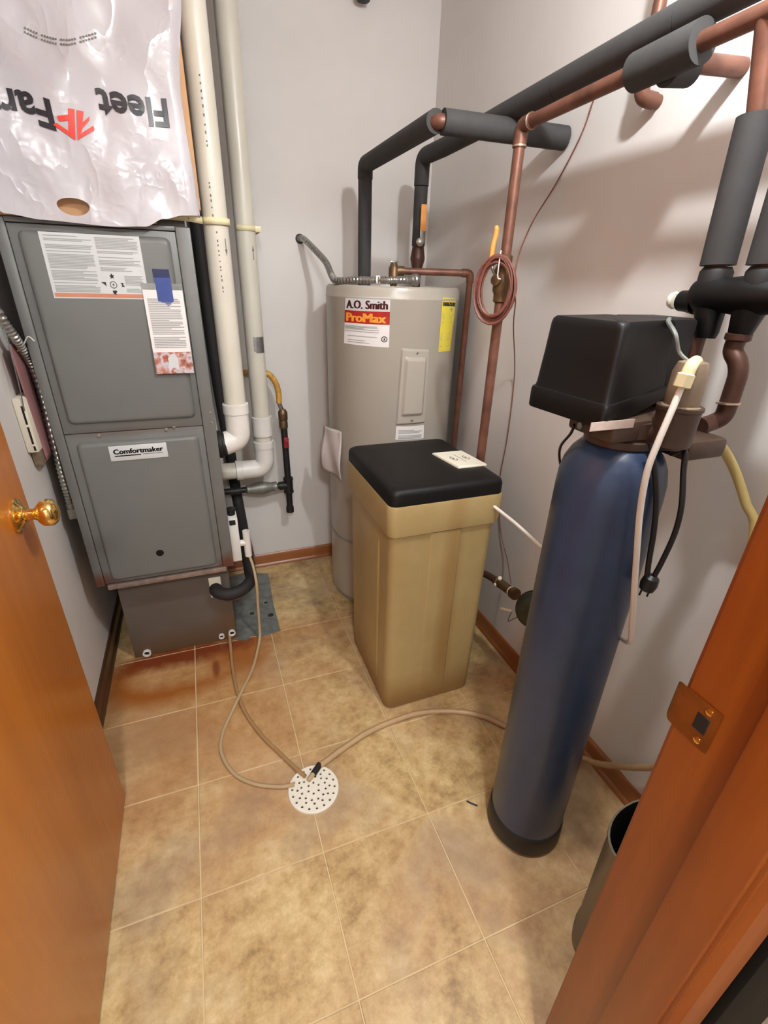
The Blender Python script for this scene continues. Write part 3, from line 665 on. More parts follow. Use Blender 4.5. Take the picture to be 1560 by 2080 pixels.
# ------------------------------------------------------------------ refrigerant line and gas line
rl = thing('refrigerant_line', 'black insulated refrigerant line curving out of the coil cabinet and up the furnace side', 'pipe', (-.38, 1.0, .25))
path = [(pp.x, CY + .004, pp.z - .004), (pp.x + .004, CY - .024, pp.z - .008), (pp.x + .045, CY - .045, pp.z - .014), (pp.x + .098, CY - .032, pp.z - .012), PY(510, 1178, .95), PY(508, 1160, 1.01), PY(499, 1110, 1.16), PY(490, 1055, 1.33), PY(481, 1006, 1.428), PY(472, 950, 1.436), PY(464, 900, 1.436), PY(440, 760, 1.436), PY(418, 600, 1.436), (-.389, 1.436, ZC - .02)]
obj('insulated_line', MB().tube(catmull(path, 10), .0240, 18), 'rubberline', rl)
obj('copper_line', MB().tube(catmull([(-.357, 1.440, ZC - .02), (-.355, 1.440, 1.2), (-.350, 1.440, .75), (-.345, 1.440, .42), (-.338, 1.30, .33), (-.335, 1.05, .27), (-.40, .905, .225), (-.47, .90, .225), (pp.x + .005, CY + .002, .235)], 8), .0045, 10), 'copper', rl)
GY = 1.366
gl = thing('gas_line', 'black iron gas pipe with grey union, drip leg and yellow flexible connector', 'gas pipe', (-.12, GY, .45))
gt = PY(586, 985, GY); gd = PY(590, 1032, GY); gv = PY(575, 850, GY); gh0 = PY(568, 832, GY)
obj('riser', MB().cyl((gt.x, GY, gt.z - .01), (gv.x + (gt.x - gv.x) * .2, GY, gv.z - .03), .0145, 20), 'iron', gl)
obj('tee', MB().cyl((gt.x, GY, gt.z - .030), (gt.x, GY, gt.z + .032), .0205, 20).cyl((gt.x, GY, gt.z), (gt.x - .045, GY, gt.z), .0195, 20).lathe((gt.x, GY, gt.z + .026), (0, 0, 1), [(.022, 0), (.0235, .004), (.022, .012)], 20).lathe((gt.x, GY, gt.z - .038), (0, 0, 1), [(.022, 0), (.0235, .004), (.022, .012)], 20), 'iron', gl)
obj('drip_leg', MB().cyl((gt.x, GY, gd.z), (gt.x, GY, gt.z - .02), .0145, 20).lathe((gt.x, GY, gd.z - .022), (0, 0, 1), [(.012, 0), (.0185, .004), (.0185, .022), (.0175, .032), (.014, .034)], 16), 'iron', gl)
obj('cross_pipe', MB().cyl((gt.x - .04, GY, gt.z), (FX1 - .01, GY, gt.z), .0135, 20), 'iron', gl)
xa, xb = PY(500, 1000, GY).x, PY(562, 990, GY).x
obj('union_body', MB().lathe((xa, GY, gt.z), (1, 0, 0), [(.014, 0), (.022, .006), (.022, .020), (.026, .040), (.030, (xb - xa) * .5), (.027, (xb - xa) * .7), (.021, (xb - xa) * .84), (.023, (xb - xa) * .86), (.023, xb - xa), (.014, xb - xa + .004)], 20), 'castgrey', gl)
obj('black_tee', MB().cyl((PY(478, 1004, GY).x - .02, GY, gt.z), (PY(478, 1004, GY).x + .025, GY, gt.z), .021, 20), 'iron', gl)
obj('shutoff_valve', MB().lathe((gv.x, GY, gv.z - .045), (0, 0, 1), [(.015, 0), (.019, .004), (.019, .03), (.017, .036), (.0205, .042), (.0205, .074), (.013, .086)], 12), 'brassold', gl)
zr = PY(579, 895, GY).z
obj('valve_lever', MB().box((gt.x - .012, GY - .030, zr - .028), (gt.x + .010, GY - .012, zr + .022), .004).lathe((gt.x, GY - .012, zr + .006), (0, -1, 0), [(.008, 0), (.008, .024), (0, .026)], 14, close=False), 'red', gl)
obj('connector_end', MB().cyl((gv.x, GY, gv.z + .03), (gh0.x - .001, GY, gh0.z + .03), .0095, 16), 'steel', gl)
hp = [(gh0.x - .001, GY, gh0.z + .028), PY(566, 800, GY), PY(560, 778, GY), PY(548, 762, GY + .005), PY(532, 757, GY + .025), PY(512, 757, GY + .05), PY(496, 757, GY + .078), PY(490, 757, YB + .004)]
pa = catmull(hp, 14); obj('yellow_connector', MB().tube(pa, .0125, 14, True, [.0118 + .0012 * (i % 2) for i in range(len(pa))]), 'gashose', gl)

# condensate trap box, tee and clear tube
tr = thing('condensate_trap', 'white condensate trap box and tee on the furnace side', 'drain trap', (-.39, .95, .43))
q0, q1 = PY(468, 1045, .95), PY(474, 1132, .95)
obj('trap_box', MB().box((FX1 - .001, .915, q1.z), (FX1 + .034, .985, q0.z), .003), 'pvcwhite', tr)
obj('trap_recess', MB().box((FX1 + .004, .9135, q0.z - .028), (FX1 + .026, .916, q0.z - .008), .001), 'dark', tr)
obj('tube_fitting', MB().lathe((FX1 + .016, .95, q0.z), (0, 0, 1), [(.014, 0), (.014, .014), (.018, .016), (.018, .024), (.010, .028)], 18), 'iron', tr)
tc = PY(502, 1102, .95); ttop = PY(500, 1078, .95); tbot = PY(506, 1128, .95)
mb = MB().lathe((tc.x, .95, tbot.z), (0, 0, 1), [(.0105, -.001), (.0135, 0), (.0135, ttop.z - tbot.z), (.0105, ttop.z - tbot.z), (.0095, .02)], 22, close=False).cyl((tc.x, .95, tc.z + .002), (FX1 + .030, .95, tc.z + .002), .0125, 20); obj('tee', mb, 'pvcwhite', tr)
DR = PZ(637, 1603); DRR = .0745
ct = [(tc.x, .95, tbot.z + .01), PY(514, 1150, .925), PY(521, 1185, .888), PY(524, 1230, .885), PY(527, 1272, .890)] + [PZ(527, 1300, .02), PZ(515, 1352, .010), PZ(494, 1398, .0195), PZ(482, 1422, .0195), PZ(473, 1442, .012), PZ(452, 1490, .006), PZ(450, 1530, .006), PZ(474, 1570, .006), PZ(515, 1592, .006), PZ(568, 1598, .008), PZ(598, 1593, .013)]
obj('drain_tube', MB().tube(catmull(ct, 9), .0056, 12), 'clear', None, 'clear condensate tube looping over the floor from the white tee to the drain', 'tube')
pc = PY(466, 1287, CY)
ct = [(pc.x, CY - .004, .022), PZ(468, 1310, .012), PZ(473, 1360, .007), PZ(484, 1412, .007), PZ(500, 1450, .006), PZ(530, 1492, .006), PZ(566, 1528, .006), PZ(600, 1560, .008), PZ(620, 1577, .013)]
obj('drain_tube', MB().tube(catmull(ct, 9), .0062, 12), 'tubebrown', None, 'stained tube from the coil cabinet port straight to the floor drain', 'tube')

# ------------------------------------------------------------------ floor drain
dn = thing('floor_drain', 'round white perforated drain cover set in the tile floor', 'drain cover', (DR.x, DR.y, 0))
hs_ = []
for n_, rr in ((6, .017), (12, .036), (12, .047), (18, .062)):
    for k in range(n_): a = 2 * PI * (k + .3) / n_ + (0.2 if rr == .047 else 0); hs_.append((DR.x + rr * math.cos(a), DR.y + rr * math.sin(a)))
bm = bmesh.new()
outer = [bm.verts.new((DR.x + DRR * .96 * math.cos(2 * PI * k / 48), DR.y + DRR * .96 * math.sin(2 * PI * k / 48), .006)) for k in range(48)]
ed = [bm.edges.new((outer[k], outer[(k + 1) % 48])) for k in range(48)]
for x, y in hs_:
    h = [bm.verts.new((x + .0038 * math.cos(2 * PI * k / 8), y + .0038 * math.sin(2 * PI * k / 8), .006)) for k in range(8)]
    ed += [bm.edges.new((h[k], h[(k + 1) % 8])) for k in range(8)]
bmesh.ops.triangle_fill(bm, edges=ed, use_beauty=True)
ex = bmesh.ops.extrude_face_region(bm, geom=list(bm.faces)); 
for v in [g for g in ex['geom'] if isinstance(g, bmesh.types.BMVert)]: v.co.z = .0015
obj('grate', MB().bm(bm).lathe((DR.x, DR.y, 0), (0, 0, 1), [(DRR * .955, .0062), (DRR * .985, .0055), (DRR, .003), (DRR, .0002), (DRR * .955, .0002)], 48, close=False), 'drain', dn)
obj('drain_opening', MB().lathe((DR.x, DR.y, .0003), (0, 0, 1), [(DRR * .95, 0), (DRR * .95, .0006), (0, .0006)], 40, close=False), 'drainhole', dn)

# ------------------------------------------------------------------ water heater
HC = Vector((.290, 1.144, 0)); HR = .255; HT = 1.345
def HIT(x, y, r=HR):
    d = ray(x, y); ox, oy = CAM.x - HC.x, CAM.y - HC.y
    A = d.x ** 2 + d.y ** 2; B = 2 * (ox * d.x + oy * d.y); Cc = ox * ox + oy * oy - r * r
    D = B * B - 4 * A * Cc
    t = (-B - math.sqrt(max(D, 0))) / (2 * A); p = CAM + d * t
    return math.atan2(p.x - HC.x, -(p.y - HC.y)), p.z       # angle from the camera-facing -Y, towards +X
def ONH(a, z, off=0.0): return Vector((HC.x + math.sin(a) * (HR + off), HC.y - math.cos(a) * (HR + off), z))
wh = thing('water_heater', 'tall beige cylindrical electric water heater in the back corner', 'water heater', (HC.x, HC.y, 0))
obj('tank_jacket', MB().lathe((HC.x, HC.y, .03), (0, 0, 1), [(HR - .012, 0), (HR, .004), (HR, HT - .075), (HR + .0015, HT - .072), (HR + .0015, HT - .068), (HR, HT - .065), (HR, HT - .048), (HR - .004, HT - .036), (HR - .012, HT - .031), (HR - .013, HT - .036), (0, HT - .036)], 72, close=False), 'heater', wh)
obj('base_ring', MB().lathe((HC.x, HC.y, .0), (0, 0, 1), [(HR - .02, 0.001), (HR - .012, .001), (HR - .012, .032), (HR - .03, .034)], 48), 'heaterlow', wh)
obj('trim_band', MB().lathe((HC.x, HC.y, .32), (0, 0, 1), [(HR, 0), (HR + .0022, .002), (HR + .0022, .014), (HR, .016)], 72, close=False), 'heaterlow', wh)
def cpatch(px, nu=16, nv=4, off=.0008):
    """curved sticker from its four pixel corners TL TR BR BL"""
    a = [HIT(*p) for p in px]
    def f(u, v):
        t = (a[0][0] + (a[1][0] - a[0][0]) * u, a[0][1] + (a[1][1] - a[0][1]) * u); b = (a[3][0] + (a[2][0] - a[3][0]) * u, a[3][1] + (a[2][1] - a[3][1]) * u)
        return ONH(b[0] + (t[0] - b[0]) * v, b[1] + (t[1] - b[1]) * v, off)
    return f
def sub(px, u0, u1, v0, v1, off): f = cpatch(px, off=off); return lambda u, v: f(u0 + (u1 - u0) * u, v0 + (v1 - v0) * v)
LB = [(702, 602), (793, 604), (790, 706), (699, 697)]
lb = obj('brand_sticker', MB().patch(cpatch(LB), 16, 4), 'paper', wh)
obj('sticker_heading', MB().patch(sub(LB, 0, 1, .73, 1, .0012), 16, 2), 'papergrey', wh)
obj('red_band', MB().patch(sub(LB, 0, 1, .46, .72, .0012), 16, 2), 'labelred', wh)
f = cpatch(LB, off=.0017)
def ontext(f, u0, v0, su, sv): return lambda x, y: f(u0 + x * su, v0 + y * sv)
mb = MB(); put_text(mb, 'A.O. Smith', 1.0, .014, 1.0, ontext(f, .05, .765, .90, .235)); obj('maker_lettering', mb, 'labelmaroon', wh)
mb = MB(); put_text(mb, 'ProMax', 1.0, .020, 1.0, ontext(f, .06, .495, .86, .255)); obj('model_lettering', mb, 'labelorange', wh)
mb = MB(); bars(mb, .02, .80, .28, .41, .022, .012, .1, lambda a, b: f(a, b)); bars(mb, .10, .78, .06, .20, .045, .012, .2, lambda a, b: f(a, b)); obj('fine_print', mb, 'inklight', wh, kind='stuff')
mb = MB(); rr = [(.905 + .062 * math.cos(2 * PI * k / 20), .165 + .062 * math.sin(2 * PI * k / 20)) for k in range(20)]; r2 = [(.905 + .046 * math.cos(2 * PI * k / 20), .165 + .046 * math.sin(2 * PI * k / 20)) for k in range(20)]
mb.add([f(*p) for p in rr + r2], [[k, (k + 1) % 20, (k + 1) % 20 + 20, k + 20] for k in range(20)]); put_text(mb, 'UL', .07, .003, .05, lambda x, y: f(.88 + x, .14 + y)); obj('approval_mark', mb, 'inkdark', wh)
EB = [(899, 604), (926, 606), (914, 712), (890, 715)]
obj('energy_sticker', MB().patch(cpatch(EB), 8, 8), 'labelyellow', wh); f2 = cpatch(EB, off=.0015)
mb = MB(); put_text(mb, 'ENERGYGUIDE', 1.0, .02, 1.0, ontext(f2, .06, .85, .90, .10)); obj('energy_heading', mb, 'inkdark', wh)
mb = MB()
for z_ in (.70, .66, .62, .55, .34, .29, .25, .22, .10): mb.add([f2(.08, z_), f2(random.uniform(.5, .92), z_), f2(.8, z_ + .015), f2(.08, z_ + .015)], [[0, 1, 2, 3]])
mb.add([f2(.55, .79), f2(.65, .75), f2(.75, .79), f2(.65, .83)], [[0, 1, 2, 3]]); obj('fine_print', mb, 'inklight', wh, kind='stuff')
AP = [(815, 707), (872, 710), (862, 858), (803, 863)]
fa = cpatch(AP, off=0)
def apanel(u, v):
    p = fa(u, v); n = Vector((p.x - HC.x, p.y - HC.y, 0)).normalized()
    def ramp(e0, e1, t): return max(0, min(1, (t - e0) / (e1 - e0)))
    h = .008 * ramp(0, .05, u) * ramp(0, .05, 1 - u) * ramp(0, .02, v) * ramp(0, .02, 1 - v)
    h += .010 * ramp(.13, .22, u) * ramp(.13, .22, 1 - u) * ramp(.12, .16, v) * ramp(.10, .14, 1 - v)
    return p + n * (h + .0004)
ap = obj('access_panel', MB().patch(apanel, 44, 80), 'heater', wh)
for u, v in ((.52, .955), (.50, .06)):
    p = apanel(u, v); n = Vector((p.x - HC.x, p.y - HC.y, 0)).normalized(); obj('screw', MB().lathe(p, n, [(.0045, 0), (.0045, .0015), (.002, .0025), (0, .0025)], 12, close=False), 'steel', ap)
SB = [(805, 866), (861, 863), (860, 890), (803, 893)]
obj('rating_sticker', MB().patch(cpatch(SB), 8, 2), 'paper', wh); f3 = cpatch(SB, off=.0014); mb = MB(); bars(mb, .08, .92, .05, .72, .1, .06, .05, lambda a, b: f3(a, b)); obj('fine_print', mb, 'inklight', wh, kind='stuff')
# leaflet in a sleeve hanging at the heater's left flank
mb = MB(); L4 = [PD(654, 866, 1.93), PD(690, 879, 1.825), PD(696, 976, 1.825), PD(655, 950, 1.94)]
def leaf(u, v):
    t = L4[0].lerp(L4[1], u); b = L4[3].lerp(L4[2], u); p = b.lerp(t, v); w_ = .010 * math.sin(PI * v * 1.3 + .5) - .006 * math.sin(PI * u) + .004 * math.sin(7 * u + 5 * v)
    return p + Vector((-.75, -.66, 0)) * w_
mb.patch(leaf, 10, 16); o = obj('leaflet', mb, 'brochure', None, 'crumpled pale instruction leaflet hanging on the water heater flank', 'leaflet'); md = o.modifiers.new('thickness', 'SOLIDIFY'); md.thickness = .002
# armoured cable on top of the heater
w0 = PY(609, 485, YB)
cp = [w0 + Vector((0, .004, 0)), w0 + Vector((.006, -.05, -.004)), PD(640, 508, 2.10), PD(662, 533, 2.02), PD(674, 560, 1.94), PD(684, 570, 1.88), PD(720, 569, 1.83), PD(760, 569, 1.81), PD(800, 569, 1.80), PD(835, 569, 1.83)]
cpp = catmull(cp, 26)
cn = thing('armoured_cable', 'ribbed steel flexible cable from the back wall lying on the heater top', 'cable', cp[5])
obj('flexible_conduit', MB().tube(cpp, .0105, 14, True, [.0122 if i % 4 < 2 else .0098 for i in range(len(cpp))]), 'steel', cn)
p = PD(764, 569, 1.81); q = PD(772, 569, 1.81); obj('clear_clip', MB().cyl(p, q, .0145, 16), 'paper', cn)
p = PD(833, 569, 1.83); q = PD(850, 568, 1.86); obj('connector', MB().lathe(p, q - p, [(.011, 0), (.016, .004), (.016, .014), (.020, .018), (.020, .030), (.012, .034)], 16), 'steel', cn)
obj('wall_bushing', MB().lathe(w0, (0, -1, 0), [(.018, 0), (.018, .003), (.013, .005), (.013, .001)], 18, close=False), 'iron', cn)

# ------------------------------------------------------------------ overhead pipes
FR = .0268
def sleeve(path, r=FR, rad=.0): return MB().tube(fillet(path, rad, 6) if rad else path, r, 24)
p1 = PD(741, 450, 2.05); zA = 1.727
c1 = PX(890, 242, p1.x); we = PX(1150, 280, XR)
ln = thing('insulated_hot_pipe', 'black foam insulated pipe from the heater, turning short to the right wall', 'pipe', (p1.x, p1.y, HT))
obj('foam_riser', sleeve([(p1.x, p1.y, HT - .009), (p1.x, p1.y, zA - .040)], FR - .002), 'foam', ln)
obj('foam_sleeve', sleeve([(p1.x, p1.y, zA - .042), (p1.x, p1.y, zA), (p1.x, c1.y + .012, zA + .002)], FR, .03), 'foam', ln)
obj('foam_sleeve', sleeve([(p1.x + .014, c1.y + .002, zA), (XR - .004, we.y, zA - .004)], FR + .001), 'foam', ln)
obj('copper_elbow', MB().tube(fillet([(p1.x, c1.y + .05, zA), (p1.x, c1.y, zA), (p1.x + .05, c1.y, zA)], .02), .0165, 18), 'copper', ln)
p2 = PD(852, 450, 2.09); c0 = PX(858, 325, p2.x)
ln2 = thing('insulated_cold_pipe', 'long black foam insulated pipe running along the right wall to the heater valve', 'pipe', (p2.x, p2.y, HT))
za, zb2 = 1.762, 1.782
obj('foam_sleeve', sleeve([(p2.x, p2.y, 1.675), (p2.x, p2.y, za), (p2.x + .004, 1.02, za)], FR, .035), 'foam', ln2)
obj('foam_riser', sleeve([(p2.x, p2.y, PD(850, 500, 2.09).z), (p2.x, p2.y, 1.672)], FR - .002), 'foam', ln2)
ys = [1.02, .45, .13, YF + .0]
for a, b in zip(ys, ys[1:]):
    z_ = lambda y: za + (zb2 - za) * (1.02 - y) / 1.0
    obj('foam_sleeve', sleeve([(p2.x + .004, a - .001, z_(a)), (p2.x + .004, b + .001, z_(max(b, -.2)))], FR), 'foam', ln2)
zv = PD(850, 500, 2.09).z
obj('ball_valve', MB().lathe((p2.x, p2.y, HT - .009), (0, 0, 1), [(.016, 0), (.016, .05), (.021, .055), (.021, .075), (.028, .10), (.028, zv - HT - .03), (.023, zv - HT), (.020, zv - HT + .03)], 20), 'copperdark', ln2)
hv = PD(856, 492, 2.055); h1 = PD(858, 415, 2.055); h0 = PD(857, 470, 2.055)
obj('valve_stem', MB().lathe(hv + Vector((0, .02, 0)), (-.3, -1, 0), [(.012, 0), (.012, .020), (.0145, .021), (.0145, .026), (.006, .030)], 14), 'steel', ln2)
mb = MB().box((h0.x - .011, h0.y - .010, h0.z), (h0.x + .011, h0.y - .004, h1.z), .0028, 2); obj('lever_sleeve', mb, 'orange', ln2)
obj('lever', MB().box((h0.x - .009, h0.y - .008, hv.z), (h0.x + .009, h0.y - .005, h0.z + .006), .001), 'steel', ln2)
# relief valve and its discharge pipe
rv = PD(800, 549, 1.90); re = PD(956, 553, 1.96); zz = 1.393
rf = thing('relief_pipe', 'bare copper relief pipe elbowing down the right side of the heater', 'pipe', (re.x, re.y, .15))
obj('discharge_pipe', MB().tube(fillet([(rv.x + .02, rv.y, zz), (re.x, re.y, zz), (re.x, re.y, .15)], .016), .0118, 18), 'copper', rf)
obj('elbow', MB().tube(fillet([(re.x - .030, re.y + .008, zz), (re.x, re.y, zz), (re.x, re.y, zz - .032)], .020), .0142, 18), 'copper', rf)
obj('relief_valve', MB().lathe((rv.x, rv.y, HT - .009), (0, 0, 1), [(.012, 0), (.012, .012), (.019, .017), (.019, .065), (.014, .074), (.010, .083), (0, .084)], 14, close=False).cyl((rv.x, rv.y, zz), (rv.x + .036, rv.y - .006, zz), .016, 18), 'brassold', rf)
obj('test_lever', MB().box((rv.x - .014, rv.y - .003, HT + .073), (rv.x + .016, rv.y + .003, HT + .078), .001), 'steel', rf)
# copper water line: drop, tee, run along the wall, two branches into the wall
CXL = .385; j = PX(1060, 255, CXL); CR = .0143
cw = thing('copper_water_line', 'bare brown copper pipe dropping behind the salt tank and running along the right wall', 'pipe', (CXL, j.y, .42))
zrun = lambda y: j.z + .010 * (j.y - y) / .6
obj('drop_pipe', MB().cyl((CXL, j.y, .43), (CXL, j.y, j.z), CR, 20), 'copper', cw)
obj('wall_run', MB().tube([(CXL, j.y, j.z), (CXL, .2, zrun(.2)), (CXL, YF, zrun(0))], CR, 20), 'copper', cw)
obj('elbow', MB().tube(fillet([(CXL, j.y, j.z - .045), (CXL, j.y, j.z), (CXL, j.y - .045, j.z + .001)], .02), CR + .003, 20), 'copper', cw)
for o_, ax in (((CXL, j.y, j.z - .044), (0, 0, 1)), ((CXL, j.y - .038, j.z + .001), (0, -1, 0))): obj('solder_ring', MB().lathe(o_, ax, [(CR + .001, 0), (CR + .0036, .001), (CR + .0036, .004), (CR + .001, .005)], 20), 'solder', cw)
s0, s1 = PX(1290, 150, CXL), PX(1428, 84, CXL)
obj('foam_sleeve', sleeve([(CXL, s0.y, zrun(s0.y) - .001), (CXL, s1.y, zrun(s1.y) - .001)], .0305), 'foam', cw)
ws = PX(1508, 138, XR)
obj('branch_sleeve', sleeve([(CXL + .01, ws.y, zrun(ws.y) - .012), (CXL + .062, ws.y, zrun(ws.y) - .006)], .0270), 'foam', cw)
obj('wall_stub', MB().cyl((CXL + .03, ws.y, zrun(ws.y)), (XR - .0012, ws.y, ws.z), .0155, 20), 'copper', cw)
w2 = PX(1337, 207, XR); e2 = PX(1288, 195, .525)
st2 = thing('copper_stub_pipe', 'short copper pipe coming down behind the foam pipe and elbowing into the right wall', 'pipe', (e2.x, e2.y, 1.70))
obj('pipe_run', MB().tube(fillet([(.525, w2.y + .004, ZC - .002), (.525, w2.y + .004, w2.z + .003), (XR + .0006, w2.y, w2.z)], .028), .0130, 20), 'copper', st2)
obj('elbow', MB().tube(fillet([(.525, w2.y + .004, w2.z + .045), (.525, w2.y + .004, w2.z + .003), (.560, w2.y, w2.z)], .030), .0155, 20), 'copper', st2)
mb = MB()
# shutoff with orange lever on the drop
v0 = PX(1028, 560, CXL)
obj('shutoff_valve', MB().lathe((CXL, j.y, v0.z - .07), (0, 0, 1), [(CR + .001, 0), (.021, .004), (.021, .022), (.026, .032), (.026, .085), (.020, .098), (.020, .118), (CR + .001, .122)], 16).lathe((CXL, j.y, v0.z - .012), (-.9, -.44, 0), [(.011, 0), (.011, .030), (.014, .031), (.014, .040), (0, .042)], 14, close=False), 'brassold', cw)
l0 = PX(1000, 530, CXL - .02); l1 = PX(1008, 458, CXL - .02)
obj('lever', MB().tube([(CXL - .026, j.y - .013, v0.z - .012), l0 + Vector((-.002, -.008, -.020)), l0 + Vector((-.003, 0, .012))], .0045, 8), 'steel', cw)
mb = MB(); P = catmull([l0 + Vector((-.004, 0, -.01)), l0.lerp(l1, .4) + Vector((-.003, 0, 0)), l0.lerp(l1, .8) + Vector((.003, 0, 0)), l1], 6); n = len(P)
mb.tube(P, .006, 10, True, [.0075 if i < n - 4 else .0075 - .0012 * (i - n + 4) for i in range(n)]); obj('lever_sleeve', mb, 'orange', cw)
# wire coil hung on the shutoff, and the wire up and down the wall
cc0 = PX(1006, 588, CXL - .038); ux = Vector((.55, -.84, 0)).normalized() * -1
wc = thing('wire_coil', 'coil of thin brown bell wire hung on the copper shutoff valve', 'wire', cc0 - Vector((0, 0, .09)))
pts = []
for k in range(9 * 22):
    a = 2 * PI * k / 22; L = k / 22; jx = .85 + .05 * math.sin(L * 2.4) + .035 * math.sin(L * 5.1); jz = .86 + .06 * math.sin(L * 1.7 + 1) + .03 * math.cos(L * 4.3)
    pts.append(cc0 + ux * (.056 * jx * math.cos(a)) + Vector((0, 0, .083 * jz * math.sin(a) + .004 * math.sin(L * 3))) + Vector((-.84, -.55, 0)) * (.010 * math.sin(L * 2.9)))
obj('wire_loops', MB().tube(pts, .0028, 6), 'wire', wc)
pts = []
for k in range(7 * 22):
    a = 2 * PI * k / 22 + .5; L = k / 22; jx = 1.0 + .05 * math.sin(L * 2.1 + 2); jz = .98 + .05 * math.sin(L * 2.7)
    pts.append(cc0 + ux * (.058 * jx * math.cos(a)) + Vector((0, 0, .085 * jz * math.sin(a) - .003)) + Vector((-.84, -.55, 0)) * (.008 * math.cos(L * 2.3)))
obj('wire_loops', MB().tube(pts, .0028, 6), 'wire', wc)
obj('twist_tie', MB().tube(catmull([cc0 + Vector((0, -.006, .094)), cc0 + Vector((-.004, -.010, .070)), PD(1011, 562, math.hypot(cc0.x - CAM.x, cc0.y - CAM.y) - .012), PD(1017, 567, math.hypot(cc0.x - CAM.x, cc0.y - CAM.y) - .012)], 5), .0016, 6), 'paper', wc)
obj('wire_lead', MB().tube(catmull([PX(1228, 140, .55), PX(1205, 205, .567), PX(1180, 275, .567), PX(1130, 372, .567), PX(1085, 445, .55), PX(1060, 500, .47), PX(1047, 548, .385), cc0 - ux * .056 + Vector((0, 0, .012)), cc0 - ux * .055 + Vector((0, 0, -.02))], 8), .0022, 6), 'wire', wc)
obj('wire_lead', MB().tube(catmull([cc0 - ux * .056 + Vector((0, 0, .0)), cc0 - ux * .058 + Vector((.006, 0, -.03)), PX(1043, 665, .46), PX(1045, 760, .56), PX(1032, 880, .566), PX(1014, 985, .566), PX(1017, 1080, .566), PX(1030, 1135, .55), PX(1038, 1185, .47)], 8), .0019, 6), 'wire', wc)

# two softener risers: foam sleeved pipes above the bypass valve
RXX = .42
ra, rb = PX(1458, 545, RXX), PX(1556, 545, RXX); rt = PX(1537, 235, RXX)
for k, (c, top, nm) in enumerate(((ra, rt, 'copper softener riser with a black foam sleeve, above the side knob of the bypass'), (rb, PX(1600, 330, RXX), 'foam sleeved softener riser nearer the door jamb than its twin'))):
    t = thing('softener_riser', nm, 'pipe', (c.x, c.y, 1.39))
    y2 = c.y + (rt.y - ra.y) * 1.0
    obj('copper_pipe', MB().tube([(c.x, c.y, 1.36), (c.x, y2, top.z if k == 0 else 1.70), (CXL if k == 0 else RXX - .002, y2 + .004, 1.73 if k == 0 else 1.760)], .0148, 20), 'copper', t)
    obj('foam_sleeve', MB().tube([(c.x, c.y + .002, 1.402), (c.x, y2, top.z if k == 0 else 1.69)],   .0275 if k == 0 else .0275, 24), 'foam', t)
    obj('valve_socket', MB().lathe((c.x, c.y, 1.362), (0, 0, 1), [(.020, 0), (.026, .006), (.026, .030), (.021, .038)], 18), 'dark', t)

# ------------------------------------------------------------------ brine tank
BX0, BX1, BY0, BY1, BZ = -.006, .360, .356, .778, .850
bt = thing('brine_tank', 'tan square salt tank with black lid standing between heater and softener', 'salt tank', ((BX0 + BX1) / 2, (BY0 + BY1) / 2, 0))
def bring(ins, z, r=.045, dx=0): return [Vector((a, b, z)) for a, b in rrect(BX0 + ins, BX1 - ins - dx, BY0 + ins, BY1 - ins, r * .62, 6)]
body = [(.034, .0008, .05), (.022, .002, .05), (.017, .012, .05), (.015, .10, .05), (.010, .690, .045), (.009, .701, .045), (.0, .705, .042), (-.002, .72, .042), (-.003, .795, .042), (-.001, .801, .042), (.006, .802, .040)]
obj('tank_body', MB().loft([bring(i, z, r) for i, z, r in body]), 'brine', bt)
# moulded front ribs under the band and along the left face
obj('front_rib', MB().loft([[Vector((a, b, z)) for a, b in rrect(.125, .235, BY0 + off, BY0 + .05, .012)] for z, off in ((.04, .0165), (.06, .0125), (.66, .0052), (.7005, .0040))]), 'brine', bt)
obj('side_rib', MB().loft([[Vector((a, b, z)) for a, b in rrect(BX0 + off, BX0 + .05, .455, .66, .016)] for z, off in ((.06, .0175), (.09, .0115), (.62, .0055), (.66, .0105))]), 'brine', bt)
lid = obj('lid', MB().loft([bring(i, z, r) for i, z, r in ((.004, .797, .036), (.001, .800, .038), (.001, .832, .038), (.004, .842, .038), (.012, .848, .036), (.024, .850, .032), (.09, .8515, .02))]), 'lid', bt)
sb = thing('switch_plate', 'ivory blank card plate with a round mark lying on the black salt tank lid', 'plate', (.27, .57, .851))
Q = [PZ(878, 922, .853), PZ(937, 917, .853), PZ(989, 945, .853), PZ(931, 951, .853)]
cq = sum(Q, Vector()) / 4
def insetq(s, z): return [Vector(((q.x - cq.x) * s + cq.x, (q.y - cq.y) * s + cq.y, z)) for q in Q]
obj('plate', MB().loft([insetq(1, .8512), insetq(1, .8545), insetq(.96, .8575), insetq(.86, .8575)], smooth=False), 'white', sb)
mb = MB()
def onq(u, v): return Q[0].lerp(Q[1], u).lerp(Q[3].lerp(Q[2], u), v) * 1.0
def at(u, v): p = onq(u, v); return Vector((p.x, p.y, .8579))
mb.add([at(.50, .25), at(.52, .25), at(.52, .75), at(.50, .75)], [[0, 1, 2, 3]])
for cu, cv in ((.30, .50), (.72, .50)):
    n_ = 16; R = [(cu + .09 * math.cos(2 * PI * k / n_), cv + .13 * math.sin(2 * PI * k / n_)) for k in range(n_)]; Ri = [(cu + .066 * math.cos(2 * PI * k / n_), cv + .10 * math.sin(2 * PI * k / n_)) for k in range(n_)]
    mb.add([at(*p) for p in R + Ri], [[k, (k + 1) % n_, (k + 1) % n_ + n_, k + n_] for k in range(n_ - 3)])
    mb.add([at(cu - .03, cv - .05), at(cu + .03, cv - .06), at(cu + .02, cv + .03), at(cu - .04, cv + .05)], [[0, 1, 2, 3]])
obj('printed_marks', mb, 'ink', sb)

